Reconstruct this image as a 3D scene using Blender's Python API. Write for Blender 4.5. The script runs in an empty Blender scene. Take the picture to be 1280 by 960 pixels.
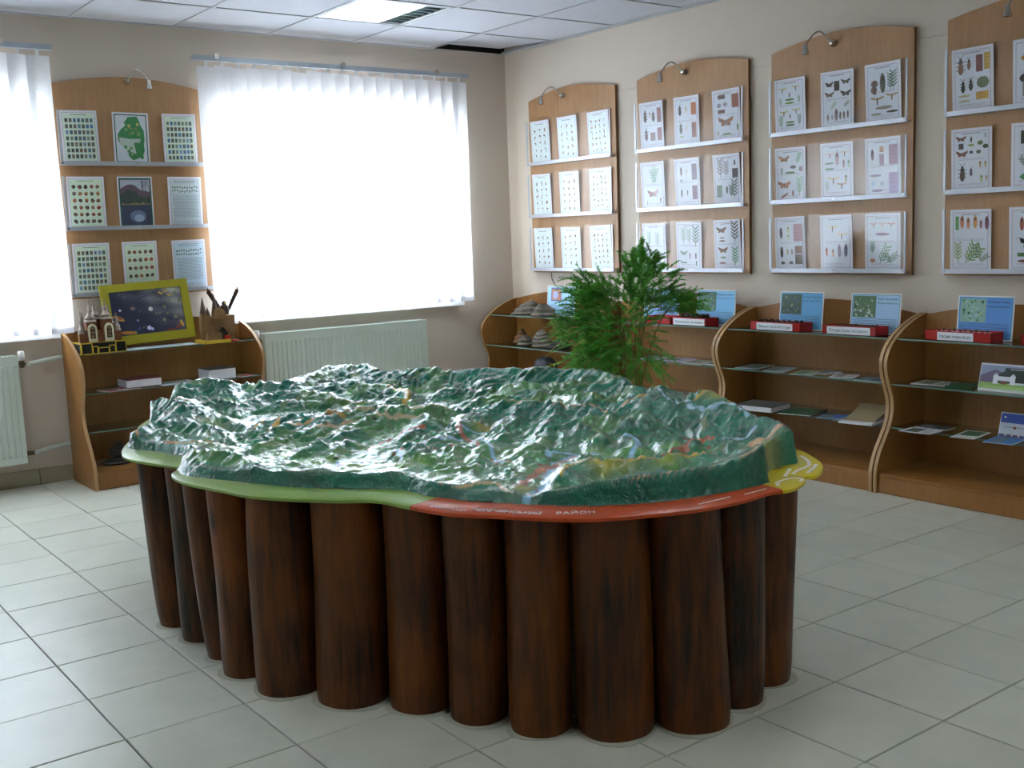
import bpy, bmesh, math, random
import numpy as np
from mathutils import Vector, Matrix
random.seed(7); np.random.seed(7)
D = bpy.data; SC = bpy.context.scene; COL = SC.collection
pi = math.pi

# ---------------------------------------------------------------- camera
cam_d = D.cameras.new('camera'); cam = D.objects.new('camera', cam_d); COL.objects.link(cam)
cam_d.sensor_width = 36; cam_d.lens = 1365.1 * 36 / 1280; cam_d.clip_start = .05
_r = Vector((0.79703636, -0.60281308, -0.03673459)); _u = Vector((0.11048729, 0.08574603, 0.99017179)); _f = Vector((0.59373866, 0.79326162, -0.13494588))
m = Matrix((_r, _u, -_f)).transposed().to_4x4(); m.translation = (-0.811, -2.878, 1.306)
cam.matrix_world = m
SC.camera = cam
# ---------------------------------------------------------------- exposure, world
SC.view_settings.view_transform = 'Standard'; SC.view_settings.look = 'None'
SC.view_settings.gamma = 1; SC.view_settings.use_curve_mapping = False
SC.view_settings.exposure = 1.08
SKY = 17.0
W = D.worlds.new('world'); SC.world = W; W.use_nodes = True
nt = W.node_tree; bg = nt.nodes['Background']
bg.inputs[0].default_value = (0.80, 0.90, 1.0, 1); bg.inputs[1].default_value = SKY
LAMP = 21.0
# window openings on the window wall: x0, x1, z0, z1
WINS = [(-1.0, .80, .86, 2.12), (1.87, 3.57, .86, 2.12)]
YW, XW, XL, YB, ZC = 3.636, 4.106, -3.4, -4.8, 2.60
for (x0, x1, z0, z1) in WINS:
    a = D.lights.new('window_portal', 'AREA'); a.shape = 'RECTANGLE'; a.size = x1 - x0; a.size_y = z1 - z0
    a.cycles.is_portal = True
    o = D.objects.new('window_portal', a); COL.objects.link(o); o.location = ((x0 + x1) / 2, YW + .28, (z0 + z1) / 2)
    o.rotation_euler = (-pi / 2, 0, 0)
try:
    SC.cycles.max_bounces = 12; SC.cycles.diffuse_bounces = 6; SC.cycles.transparent_max_bounces = 24
    SC.cycles.sample_clamp_indirect = 8
    SC.cycles.use_denoising = True
except Exception: pass

# ---------------------------------------------------------------- materials
def lin(c):
    if isinstance(c, str):
        c = c.lstrip('#'); c = [int(c[i:i + 2], 16) / 255 for i in (0, 2, 4)]
    return tuple(x / 12.92 if x <= .04045 else ((x + .055) / 1.055) ** 2.4 for x in c) + (1,)
class NT:
    def __init__(s, name):
        s.m = D.materials.new(name); s.m.use_nodes = True; s.t = s.m.node_tree; s.b = s.t.nodes['Principled BSDF']
    def n(s, ty, **kw):
        x = s.t.nodes.new(ty)
        for k, v in kw.items():
            if k.startswith('i_'):
                x.inputs[k[2:].replace('_', ' ')].default_value = v
            else: setattr(x, k, v)
        return x
    def l(s, a, b): s.t.links.new(a, b)
def simple(name, col, rough=.5, metal=0, bump=0, bscale=60, var=0, vscale=3, spec=None, coat=0):
    N = NT(name); b = N.b
    c = lin(col); b.inputs['Base Color'].default_value = c; b.inputs['Roughness'].default_value = rough; b.inputs['Metallic'].default_value = metal
    if spec is not None: b.inputs['Specular IOR Level'].default_value = spec
    if coat: b.inputs['Coat Weight'].default_value = coat; b.inputs['Coat Roughness'].default_value = .08
    tc = N.n('ShaderNodeTexCoord')
    if var:
        no = N.n('ShaderNodeTexNoise', i_Scale=vscale, i_Detail=4.0); N.l(tc.outputs['Object'], no.inputs['Vector'])
        mx = N.n('ShaderNodeMix', data_type='RGBA'); N.l(no.outputs['Fac'], mx.inputs[0])
        mx.inputs[6].default_value = tuple(x * (1 - var) for x in c[:3]) + (1,); mx.inputs[7].default_value = tuple(min(1, x * (1 + var)) for x in c[:3]) + (1,)
        N.l(mx.outputs[2], b.inputs['Base Color'])
    if bump:
        n2 = N.n('ShaderNodeTexNoise', i_Scale=bscale, i_Detail=3.0); N.l(tc.outputs['Object'], n2.inputs['Vector'])
        bp = N.n('ShaderNodeBump', i_Strength=bump, i_Distance=.01); N.l(n2.outputs['Fac'], bp.inputs['Height']); N.l(bp.outputs[0], b.inputs['Normal'])
    return N.m
def wood(name, c1, c2, rough=.45, axis=2, stretch=14, scale=9, bump=.05, coat=0, knots=False):
    N = NT(name); b = N.b; tc = N.n('ShaderNodeTexCoord'); mp = N.n('ShaderNodeMapping')
    oi = N.n('ShaderNodeObjectInfo')
    ad = N.n('ShaderNodeVectorMath', operation='ADD'); N.l(tc.outputs['Object'], ad.inputs[0])
    sc_ = N.n('ShaderNodeVectorMath', operation='SCALE'); sc_.inputs['Scale'].default_value = 17.0
    cb = N.n('ShaderNodeCombineXYZ'); 
    for i in range(3): N.l(oi.outputs['Random'], cb.inputs[i])
    N.l(cb.outputs[0], sc_.inputs[0]); N.l(sc_.outputs[0], ad.inputs[1])
    s = [stretch] * 3; s[axis] = 1.0; mp.inputs['Scale'].default_value = s
    N.l(ad.outputs[0], mp.inputs['Vector'])
    no = N.n('ShaderNodeTexNoise', i_Scale=scale, i_Detail=5.0, i_Roughness=.6); N.l(mp.outputs[0], no.inputs['Vector'])
    n0 = N.n('ShaderNodeTexNoise', i_Scale=3.0, i_Detail=2.0); N.l(ad.outputs[0], n0.inputs['Vector'])
    mxa = N.n('ShaderNodeMath', operation='ADD'); N.l(no.outputs['Fac'], mxa.inputs[0]); N.l(n0.outputs['Fac'], mxa.inputs[1])
    rp = N.n('ShaderNodeValToRGB'); rp.color_ramp.elements[0].position = .36; rp.color_ramp.elements[1].position = .66
    hf = N.n('ShaderNodeMath', operation='MULTIPLY'); hf.inputs[1].default_value = .5; N.l(mxa.outputs[0], hf.inputs[0])
    rp.color_ramp.elements[0].color = lin(c1); rp.color_ramp.elements[1].color = lin(c2); N.l(hf.outputs[0], rp.inputs[0])
    out = rp.outputs[0]
    if knots:
        mk = N.n('ShaderNodeMapping'); mk.inputs['Scale'].default_value = (5, 5, 2.2); N.l(ad.outputs[0], mk.inputs['Vector'])
        vo = N.n('ShaderNodeTexVoronoi', i_Scale=1.3); N.l(mk.outputs[0], vo.inputs['Vector'])
        r2 = N.n('ShaderNodeValToRGB'); r2.color_ramp.elements[0].position = .05; r2.color_ramp.elements[1].position = .16
        r2.color_ramp.elements[0].color = (.12, .1, .1, 1); r2.color_ramp.elements[1].color = (1, 1, 1, 1); N.l(vo.outputs['Distance'], r2.inputs[0])
        mu = N.n('ShaderNodeMix', data_type='RGBA', blend_type='MULTIPLY'); mu.inputs[0].default_value = .9
        N.l(out, mu.inputs[6]); N.l(r2.outputs[0], mu.inputs[7]); out = mu.outputs[2]
    N.l(out, b.inputs['Base Color']); b.inputs['Roughness'].default_value = rough
    if knots: b.inputs['Specular IOR Level'].default_value = .25
    if coat: b.inputs['Coat Weight'].default_value = coat; b.inputs['Coat Roughness'].default_value = .12
    bp = N.n('ShaderNodeBump', i_Strength=bump, i_Distance=.01); N.l(no.outputs['Fac'], bp.inputs['Height']); N.l(bp.outputs[0], b.inputs['Normal'])
    return N.m
def vcol(name, rough=.6, coat=0, coatr=.06, bump=0, bscale=80, spec=.5):
    N = NT(name); a = N.n('ShaderNodeAttribute', attribute_name='Col'); N.l(a.outputs['Color'], N.b.inputs['Base Color'])
    N.b.inputs['Roughness'].default_value = rough; N.b.inputs['Specular IOR Level'].default_value = spec
    if coat: N.b.inputs['Coat Weight'].default_value = coat; N.b.inputs['Coat Roughness'].default_value = coatr
    if bump:
        tc = N.n('ShaderNodeTexCoord'); n2 = N.n('ShaderNodeTexNoise', i_Scale=bscale, i_Detail=4.0); N.l(tc.outputs['Object'], n2.inputs['Vector'])
        bp = N.n('ShaderNodeBump', i_Strength=bump, i_Distance=.01); N.l(n2.outputs['Fac'], bp.inputs['Height']); N.l(bp.outputs[0], N.b.inputs['Normal'])
        if coat: N.l(bp.outputs[0], N.b.inputs['Coat Normal'])
    return N.m
def clear(name, tint=(1, 1, 1), refl=1.0, ior=1.49):
    m_ = D.materials.new(name); m_.use_nodes = True; t = m_.node_tree; t.nodes.clear()
    o = t.nodes.new('ShaderNodeOutputMaterial'); mx = t.nodes.new('ShaderNodeMixShader'); tr = t.nodes.new('ShaderNodeBsdfTransparent'); gl = t.nodes.new('ShaderNodeBsdfGlossy')
    fr = t.nodes.new('ShaderNodeFresnel'); fr.inputs[0].default_value = ior; tr.inputs[0].default_value = tint + (1,); gl.inputs['Roughness'].default_value = .03
    mu = t.nodes.new('ShaderNodeMath'); mu.operation = 'MULTIPLY'; mu.inputs[1].default_value = refl
    geo = t.nodes.new('ShaderNodeNewGeometry'); sb = t.nodes.new('ShaderNodeMath'); sb.operation = 'SUBTRACT'; sb.inputs[0].default_value = 1; t.links.new(geo.outputs['Backfacing'], sb.inputs[1])
    m2 = t.nodes.new('ShaderNodeMath'); m2.operation = 'MULTIPLY'; t.links.new(sb.outputs[0], m2.inputs[0]); t.links.new(fr.outputs[0], m2.inputs[1]); t.links.new(m2.outputs[0], mu.inputs[0]); t.links.new(mu.outputs[0], mx.inputs[0]); t.links.new(tr.outputs[0], mx.inputs[1]); t.links.new(gl.outputs[0], mx.inputs[2]); t.links.new(mx.outputs[0], o.inputs[0])
    return m_
def emis(name, col, s):
    N = NT(name); N.b.inputs['Base Color'].default_value = lin(col); N.b.inputs['Emission Color'].default_value = lin(col); N.b.inputs['Emission Strength'].default_value = s
    return N.m
M = {}
M['wall'] = simple('beige_wall_paint', '#cfc1b3', .85, bump=.12, bscale=220, var=.025, vscale=2)
M['ceil'] = simple('mineral_fibre_tile', '#c2c2ca', .9, bump=.25, bscale=160, var=.02, vscale=5)
M['grid'] = simple('ceiling_grid_metal', '#b9b9bd', .5)
M['void'] = simple('ceiling_void_shade', '#15120f', .9)  # near-black colour stands in for the shade above the ceiling tiles
def tilemat():
    N = NT('glazed_floor_tile'); b = N.b; tc = N.n('ShaderNodeTexCoord'); oi = N.n('ShaderNodeObjectInfo')
    geo = N.n('ShaderNodeNewGeometry')
    no = N.n('ShaderNodeTexNoise', i_Scale=7.0, i_Detail=5.0); N.l(geo.outputs['Position'], no.inputs['Vector'])
    mx = N.n('ShaderNodeMix', data_type='RGBA'); mx.inputs[6].default_value = lin('#bfc1b4'); mx.inputs[7].default_value = lin('#d6d4c6'); N.l(no.outputs['Fac'], mx.inputs[0])
    hs = N.n('ShaderNodeHueSaturation'); mr = N.n('ShaderNodeMapRange'); mr.inputs['To Min'].default_value = .95; mr.inputs['To Max'].default_value = 1.04
    N.l(oi.outputs['Random'], mr.inputs['Value']); N.l(mr.outputs[0], hs.inputs['Value']); N.l(mx.outputs[2], hs.inputs['Color']); N.l(hs.outputs[0], b.inputs['Base Color'])
    b.inputs['Roughness'].default_value = .34
    n2 = N.n('ShaderNodeTexNoise', i_Scale=35.0, i_Detail=2.0); N.l(geo.outputs['Position'], n2.inputs['Vector'])
    bp = N.n('ShaderNodeBump', i_Strength=.05, i_Distance=.01); N.l(n2.outputs['Fac'], bp.inputs['Height']); N.l(bp.outputs[0], b.inputs['Normal'])
    return N.m
M['tile'] = tilemat()
M['skirt'] = simple('skirting_tile', '#a39a82', .4, var=.08, vscale=9)
M['grout'] = simple('grout', '#5d5a5e', .9)
M['beech'] = wood('beech_laminate', '#8a5926', '#9f6f3a', .4, 2, 10, 6, .02)
M['beech_dark'] = wood('beech_edge', '#ab8558', '#bd9668', .4, 2, 10, 6, .02)
M['board'] = wood('board_laminate', '#a0754c', '#b48a62', .4, 2, 10, 6, .02)
M['boardedge'] = simple('board_edge', '#7c5226', .5)
M['log'] = wood('varnished_log', '#160802', '#703a05', .5, 2, 9, 5, .3, coat=.15, knots=True)
M['relief'] = vcol('varnished_relief_paint', .35, coat=1.0, coatr=.045, bump=.75, bscale=55, spec=.12)
M['rim'] = vcol('varnished_rim_paint', .4, coat=.45, coatr=.08, bump=.3, bscale=40, spec=.12)
M['print'] = vcol('printed_ink', .5)
M['paper'] = simple('white_paper', '#e6e6ee', .55)
M['alu'] = simple('brushed_aluminium', '#b9bcc4', .38, .6)
M['chrome'] = simple('satin_chrome', '#c9c4bc', .22, 1)
M['acrylic'] = clear('clear_acrylic')
M['shelfglass'] = clear('shelf_glass', (.80, .88, .86), 1.0, 1.5)
M['glassedge'] = simple('glass_edge', '#6f8c86', .2)
M['pane'] = clear('window_glass', (.95, .97, .96))
M['pvc'] = simple('white_upvc', '#eeeeee', .4)
M['enamel'] = simple('radiator_enamel', '#d0dad0', .35)
M['brass'] = simple('dull_brass_valve', '#6a5e4c', .4, .8)
M['headrail'] = simple('grey_head_rail', '#a9b1bb', .4, .2)
def fabric():
    m_ = D.materials.new('blind_fabric'); m_.use_nodes = True; t = m_.node_tree; t.nodes.clear()
    o = t.nodes.new('ShaderNodeOutputMaterial'); mx = t.nodes.new('ShaderNodeMixShader'); tr = t.nodes.new('ShaderNodeBsdfTranslucent'); df = t.nodes.new('ShaderNodeBsdfDiffuse')
    tc = t.nodes.new('ShaderNodeTexCoord'); no = t.nodes.new('ShaderNodeTexNoise'); no.inputs['Scale'].default_value = 90
    rp = t.nodes.new('ShaderNodeValToRGB'); rp.color_ramp.elements[0].color = lin('#dcdce2'); rp.color_ramp.elements[1].color = lin('#f2f2f6')
    t.links.new(tc.outputs['Object'], no.inputs[0]); t.links.new(no.outputs['Fac'], rp.inputs[0])
    t.links.new(rp.outputs[0], tr.inputs[0]); t.links.new(rp.outputs[0], df.inputs[0]); mx.inputs[0].default_value = .42
    t.links.new(df.outputs[0], mx.inputs[1]); t.links.new(tr.outputs[0], mx.inputs[2]); t.links.new(mx.outputs[0], o.inputs[0]); return m_
M['fabric'] = fabric()
M['hem'] = M['fabric']
M['red'] = simple('red_plastic', '#b3120f', .35, coat=.3)
M['redpaper'] = simple('red_leaflet', '#c0304a', .4)
M['cone'] = simple('cone_scales', '#3a2a20', .8, bump=.6, bscale=120, var=.3, vscale=60)
M['seed'] = simple('seed_husk', '#5a4632', .8, var=.3, vscale=60)
M['fungus'] = simple('grey_bracket_fungus', '#70685d', .85, bump=.8, bscale=45, var=.35, vscale=16)
M['fungus_brown'] = simple('brown_bracket_fungus', '#8a6040', .85, bump=.8, bscale=45, var=.35, vscale=16)
M['fungus_dark'] = simple('dark_bracket_fungus', '#3a3532', .8, bump=.6, bscale=45, var=.4, vscale=16)
M['darkdome'] = simple('dark_rind', '#34353f', .55, bump=.5, bscale=40, var=.25, vscale=14)
M['seam'] = simple('pale_seam', '#7e7c6a', .6)
M['yellow'] = simple('yellow_frame_paint', '#a39a18', .5)
M['yellowtrim'] = simple('yellow_trim', '#c9a82a', .5)
M['blacktile'] = simple('black_panel', '#16181c', .3)
M['terracotta'] = simple('terracotta_brown', '#7c4a2c', .6, var=.2, vscale=30)
M['cream'] = simple('cream_surround', '#d8cfae', .5)
M['silverspire'] = simple('tarnished_spire', '#8c7f74', .4, .5)
M['darkwood'] = simple('dark_carved_wood', '#4a3022', .6, bump=.3, bscale=60, var=.25, vscale=30)
M['cork'] = simple('cork_wall', '#86643e', .8, bump=.5, bscale=120, var=.35, vscale=50)
M['blackcover'] = simple('black_book_cover', '#1c1a1a', .4)
M['redcover'] = simple('dark_red_book_cover', '#5e1420', .4)
M['greycover'] = simple('grey_book_cover', '#5c5a58', .4)
M['greencover'] = simple('green_book_cover', '#1e4a2c', .35)
M['tan'] = simple('tan_cover', '#a08c6c', .5)
M['stem'] = simple('fern_stem', '#6f6a34', .6)
M['leaf'] = simple('fern_foliage', '#58a62e', .55, var=.45, vscale=9)
M['leafy'] = simple('yellow_green_foliage', '#9a9a2e', .55)
M['pot'] = simple('terracotta_pot', '#8a4a30', .7, var=.1)
M['soil'] = simple('potting_soil', '#2a1c12', .95, bump=.8, bscale=80)
M['cable'] = simple('white_cable', '#b8b0a4', .6)
M['lampbody'] = simple('lamp_body_white', '#dcdce0', .4)
M['louvre'] = simple('mirror_louvre', '#b8c4c4', .18, 1)
M['louvre_lit'] = simple('louvre_painted_lit', '#e4ecec', .35, .2)  # whitened copy of the louvre for lit bays; their brightness is in the colour
M['tube'] = emis('lit_fluorescent_tube', '#f2fbff', LAMP)
M['textwhite'] = simple('white_lettering', '#e8dcd8', .4)
M['textdark'] = simple('dark_ink', '#20222c', .6)
M['caulk'] = simple('floor_caulk', '#b9b8a6', .7)

# ---------------------------------------------------------------- mesh helpers
class MB:
    def __init__(s): s.v = []; s.f = []; s.mi = []; s.c = []
    def add(s, vs, fs, mi=0, col=None):
        o = len(s.v); s.v += [tuple(p) for p in vs]
        for f in fs:
            s.f.append(tuple(i + o for i in f)); s.mi.append(mi); s.c.append(col)
        return s
    def box(s, x0, x1, y0, y1, z0, z1, mi=0, col=None):
        v = [(x, y, z) for z in (z0, z1) for y in (y0, y1) for x in (x0, x1)]
        return s.add(v, [(0, 2, 3, 1), (4, 5, 7, 6), (0, 1, 5, 4), (2, 6, 7, 3), (0, 4, 6, 2), (1, 3, 7, 5)], mi, col)
    def prism(s, pts, ax, a0, a1, mi=0, col=None):
        """extrude polygon pts (2d) along axis ax from a0 to a1"""
        def mk(p, a):
            q = [p[0], p[1]]; q.insert(ax, a); return tuple(q)
        n = len(pts); v = [mk(p, a0) for p in pts] + [mk(p, a1) for p in pts]
        f = [tuple(range(n))[::-1], tuple(range(n, 2 * n))] + [(i, (i + 1) % n, (i + 1) % n + n, i + n) for i in range(n)]
        return s.add(v, f, mi, col)
    def ribbon(s, prof, ax, a0, a1, th, mi=0):
        """open 2d profile thickened by th"""
        n = len(prof); nn = []
        for i in range(n):
            a = prof[max(0, i - 1)]; b = prof[min(n - 1, i + 1)]; dx, dy = b[0] - a[0], b[1] - a[1]; L = math.hypot(dx, dy) or 1
            nn.append((-dy / L * th, dx / L * th))
        pts = list(prof) + [(prof[i][0] + nn[i][0], prof[i][1] + nn[i][1]) for i in range(n - 1, -1, -1)]
        return s.prism(pts, ax, a0, a1, mi)
    def tube(s, path, r, n=8, mi=0, col=None, cap=True):
        path = [Vector(p) for p in path]; rs = r if isinstance(r, (list, tuple)) else [r] * len(path)
        v = []; up = None
        for i, p in enumerate(path):
            t = (path[min(i + 1, len(path) - 1)] - path[max(i - 1, 0)]).normalized()
            if up is None:
                up = Vector((0, 0, 1)) if abs(t.z) < .9 else Vector((1, 0, 0))
            a = t.cross(up).normalized(); b = t.cross(a).normalized(); up = -b if False else up
            for k in range(n):
                w = 2 * pi * k / n; v.append(p + (a * math.cos(w) + b * math.sin(w)) * rs[i])
        f = []
        for i in range(len(path) - 1):
            for k in range(n): f.append((i * n + k, i * n + (k + 1) % n, (i + 1) * n + (k + 1) % n, (i + 1) * n + k))
        if cap: f.append(tuple(range(n))[::-1]); f.append(tuple(range((len(path) - 1) * n, len(path) * n)))
        return s.add(v, f, mi, col)
    def lathe(s, prof, n=16, c=(0, 0, 0), mi=0, col=None, R=None):
        v = []; f = []
        for (r, z) in prof:
            for k in range(n):
                a = 2 * pi * k / n; p = Vector((r * math.cos(a), r * math.sin(a), z))
                if R: p = R @ p
                v.append(p + Vector(c))
        for i in range(len(prof) - 1):
            for k in range(n): f.append((i * n + k, i * n + (k + 1) % n, (i + 1) * n + (k + 1) % n, (i + 1) * n + k))
        f.append(tuple(range(n))[::-1]); f.append(tuple(range((len(prof) - 1) * n, len(prof) * n)))
        return s.add(v, f, mi, col)
    def mesh(s, name, mats, smooth=False):
        me = D.meshes.new(name); me.from_pydata(s.v, [], s.f)
        for mt in (mats if isinstance(mats, (list, tuple)) else [mats]): me.materials.append(mt)
        me.polygons.foreach_set('material_index', s.mi)
        if any(c is not None for c in s.c):
            at = me.color_attributes.new('Col', 'FLOAT_COLOR', 'CORNER'); arr = []
            for p, c in zip(s.f, s.c):
                cc = lin(c) if c is not None else (1, 1, 1, 1)
                arr += list(cc) * len(p)
            at.data.foreach_set('color', arr)
        if smooth:
            me.polygons.foreach_set('use_smooth', [True] * len(s.f))
            try: me.set_sharp_from_angle(angle=math.radians(40))
            except Exception: pass
        me.update(); return me
    def obj(s, name, mats, parent=None, smooth=False, loc=None):
        return mkobj(name, s.mesh(name, mats, smooth), parent, loc)
def mkobj(name, me, parent=None, loc=None):
    o = D.objects.new(name, me); COL.objects.link(o)
    if parent: o.parent = parent
    if loc: o.location = loc
    return o
def tag(o, label, cat, group=None):
    o['label'] = label; o['category'] = cat
    if group: o['group'] = group
    return o
def thing(name, label, cat, loc=(0, 0, 0), rz=0, group=None):
    o = D.objects.new(name, None); COL.objects.link(o); o.location = loc; o.rotation_euler = (0, 0, rz); o.empty_display_size = .05
    return tag(o, label, cat, group)
def struct(o): o['kind'] = 'structure'; return o
def dup(root, loc, rz=None, label=None, scale=None):
    r = root.copy(); COL.objects.link(r); r.location = loc
    if rz is not None: r.rotation_euler = (r.rotation_euler[0], r.rotation_euler[1], rz)
    if scale: r.scale = (scale,) * 3
    if label: r['label'] = label
    for ch in list(root.children):
        c = ch.copy(); COL.objects.link(c); c.parent = r
        for g in ch.children:
            d = g.copy(); COL.objects.link(d); d.parent = c
    return r
def text(name, s, size, mat, parent, mw, extr=.0002, width=None):
    cu = D.curves.new(name, 'FONT'); cu.body = s; cu.size = size; cu.extrude = extr; cu.align_x = 'LEFT'; cu.resolution_u = 2
    o = D.objects.new(name, cu); COL.objects.link(o)
    bpy.context.view_layer.update()
    dg = bpy.context.evaluated_depsgraph_get(); me = D.meshes.new_from_object(o.evaluated_get(dg)); me.name = name
    D.objects.remove(o); me.materials.clear(); me.materials.append(mat)
    xs = [v.co.x for v in me.vertices]
    if width and xs and max(xs) > 0:
        k = width / max(xs)
        for v in me.vertices: v.co.x *= k
    ob = mkobj(name, me, parent); ob.matrix_local = mw
    return ob

# ---------------------------------------------------------------- floor
T = .34
floor = struct(MB().box(XL - .2, XW + .2, YB - .2, YW + .3, -.12, -.006).obj('floor', M['grout']))
def in_view(x, y, z=0, mg=60):
    d = Vector((x, y, z)) - cam.matrix_world.translation; zz = d.dot(_f)
    if zz < .1: return None
    px = 640 + 1365.1 * d.dot(_r) / zz; py = 480 - 1365.1 * d.dot(_u) / zz
    return (-mg < px < 1280 + mg and -mg < py < 960 + mg), zz
tb = MB(); g = .0022; e = .0015
tb.add([(g, g, -.006), (T - g, g, -.006), (T - g, T - g, -.006), (g, T - g, -.006), (g, g, -e), (T - g, g, -e), (T - g, T - g, -e), (g, T - g, -e),
        (g + e, g + e, 0), (T - g - e, g + e, 0), (T - g - e, T - g - e, 0), (g + e, T - g - e, 0)],
       [(0, 1, 5, 4), (1, 2, 6, 5), (2, 3, 7, 6), (3, 0, 4, 7), (4, 5, 9, 8), (5, 6, 10, 9), (6, 7, 11, 10), (7, 4, 8, 11), (8, 9, 10, 11)])
tile_me = tb.mesh('floor_tile', M['tile'])
tl = []; rest = MB()
for i in range(int(XL / T) - 1, int(XW / T) + 1):
    for j in range(int(YB / T) - 1, int(YW / T) + 1):
        x, y = i * T, j * T
        cs = [in_view(x + a * T, y + b * T) for a in (0, .5, 1) for b in (0, .5, 1)]
        vis = [c for c in cs if c and c[0]]
        hid = x > 3.75 or (x > .55 and x < 1.7 and y > -.4 and y < 1.4)
        tl.append(((0 if vis and not hid else 1), (min(c[1] for c in vis) if vis else 99), x, y))
tl.sort()
for k, (a, d, x, y) in enumerate(tl):
    if a == 0 and k < 290: mkobj('floor_tile', tile_me, floor, (x, y, random.uniform(-.0006, .0006)))
    else: rest.box(x + g, x + T - g, y + g, y + T - g, -.006, 0)
ro = rest.obj('outer_floor_tiles', M['tile'], floor); ro['kind'] = 'stuff'

# ---------------------------------------------------------------- walls
wb = MB(); TH = .30
xs = [XL - .2] + [v for w in WINS for v in (w[0], w[1])] + [XW + .2]
z0, z1 = WINS[0][2], WINS[0][3]
wb.box(xs[0], xs[-1], YW, YW + TH, 0, z0); wb.box(xs[0], xs[-1], YW, YW + TH, z1, 3.0)
for a, b in ((0, 1), (2, 3), (4, 5)): wb.box(xs[a], xs[b], YW, YW + TH, z0, z1)
struct(wb.obj('wall_back', M['wall']))
struct(MB().box(XW, XW + .2, YB, YW, 0, 3.0).obj('wall_right', M['wall']))
struct(MB().box(XL - .2, XL, YB, YW, 0, 3.0).obj('wall_left', M['wall']))
struct(MB().box(XL, XW, YB - .2, YB, 0, 3.0).obj('wall_front', M['wall']))
for n, (x0, x1, z0, z1) in enumerate(WINS):
    o = struct(MB().box(x0, x1, YW + .20, YW + .26, z0, z0 + .06).box(x0, x1, YW + .20, YW + .26, z1 - .06, z1).box(x0, x0 + .06, YW + .20, YW + .26, z0, z1).box(x1 - .06, x1, YW + .20, YW + .26, z0, z1)
               .box((x0 + x1) / 2 - .04, (x0 + x1) / 2 + .04, YW + .20, YW + .26, z0, z1).obj('window_%d' % (n + 1), M['pvc']))
    for a, b in ((x0 + .06, (x0 + x1) / 2 - .04), ((x0 + x1) / 2 + .04, x1 - .06)):
        MB().box(a, b, YW + .228, YW + .232, z0 + .06, z1 - .06).obj('pane', M['pane'], o)
    MB().box(x0 - .05, x1 + .05 , YW - .065, YW + .20, z0 - .035, z0 - .001).obj('window_sill', M['pvc'], o)
# skirting tiles
sk = struct(MB().box(XL, XW, YW - .006, YW, 0, .088).obj('baseboard_back', M['grout']))
sm = MB().box(.002, T - .002, YW - .014, YW - .004, 0, .09).mesh('skirting_tile', M['skirt'])
k = int(XL / T)
while k * T + T < XW + .1:
    if not (-99 < k * T < XL): mkobj('skirting_tile', sm, sk, (k * T, 0, 0))
    k += 1

# ---------------------------------------------------------------- ceiling
S = .60; cx0, cy0 = 2.26, 2.43
ceil = struct(MB().box(XL, XW, YB, YW, 2.86, 2.92).obj('ceiling', M['void']))
LAMPS = [(2.26, 2.43), (-.14, 2.43), (2.26, -.57), (-.14, -.57), (-2.54, .03), (2.26, -3.57), (-.14, -3.57), (1.06, -2.37)]  # last entry is an unseen lamp, added only to lift the near floor
def bounds(i, c0, lo, hi):
    a = c0 + i * S; return max(a, lo), min(a + S, hi)
gb = MB()
cm = {}
for i in range(-10, 5):
    for j in range(-13, 4):
        x0, x1 = bounds(i, cx0, XL, XW); y0, y1 = bounds(j, cy0, YB, YW)
        if x1 - x0 < .02 or y1 - y0 < .02: continue
        if any(abs(x0 - a) < .02 and abs(y0 - b) < .02 for a, b in LAMPS): continue
        key = (round(x1 - x0, 3), round(y1 - y0, 3))
        if key not in cm:
            w, d = key; q = .008
            cm[key] = MB().box(q, w - q, q, d - q, 0, .014).mesh('ceiling_tile', M['ceil'])
        o = mkobj('ceiling_tile', cm[key], ceil, (x0, y0, ZC + .002))
        if i == 2 and j == 1:      # the slipped tile by the corner
            o.rotation_euler = (math.radians(3.4), 0, 0); o.location = (x0, y0 - .006, ZC + .002)
        if i == 3 and j == 0: o.rotation_euler = (math.radians(0), math.radians(-1.0), 0)
for i in range(-10, 5):
    x = cx0 + i * S
    if XL < x < XW: gb.box(x - .011, x + .011, YB, YW, ZC - .003, ZC)
for j in range(-13, 4):
    y = cy0 + j * S
    if YB < y < YW: gb.box(XL, XW, y - .011, y + .011, ZC - .003, ZC)
gb.box(XW - .02, XW, YB, YW, ZC - .004, ZC)
gb.box(XL, 3.46, YW - .02, YW, ZC - .004, ZC)
gb.obj('ceiling_grid', M['grid'], ceil)
def ceiling_lamp(x, y, label):
    t = thing('ceiling_lamp', label, 'lamp', (x, y, ZC), 0)
    q = .012
    fr = MB().box(q, S - q, q, S - q, .06, .075)
    for a in (0, 1):
        fr.box(q + a * (S - 2 * q - .018), q + .018 + a * (S - 2 * q - .018), q, S - q, 0, .06); fr.box(q, S - q, q + a * (S - 2 * q - .018), q + .018 + a * (S - 2 * q - .018), 0, .06)
    fr.obj('frame', M['lampbody'], t)
    for kk in range(4):
        xx = .095 + kk * .137
        if kk < 3 or label.startswith('unseen'):
            MB().tube([(xx, .04, .035), (xx, S - .04, .035)], .013, 8).obj('tube', M['tube'], t, True)
        lv = MB(); 
        lv.prism([(xx - .068, .002), (xx - .062, .002), (xx - .05, .05), (xx - .056, .05)], 1, .03, S - .03)
        lv.prism([(xx + .062, .002), (xx + .068, .002), (xx + .056, .05), (xx + .05, .05)], 1, .03, S - .03)
        for n_ in range(8):
            yy = .06 + n_ * .068; lv.prism([(yy - .002, .05), (yy + .002, .05), (yy + .006, .004), (yy - .006, .004)], 0, xx - .06, xx + .06)
        lv.obj('louvre', M['louvre_lit'] if kk < 3 else M['louvre'], t)
    return t
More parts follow.
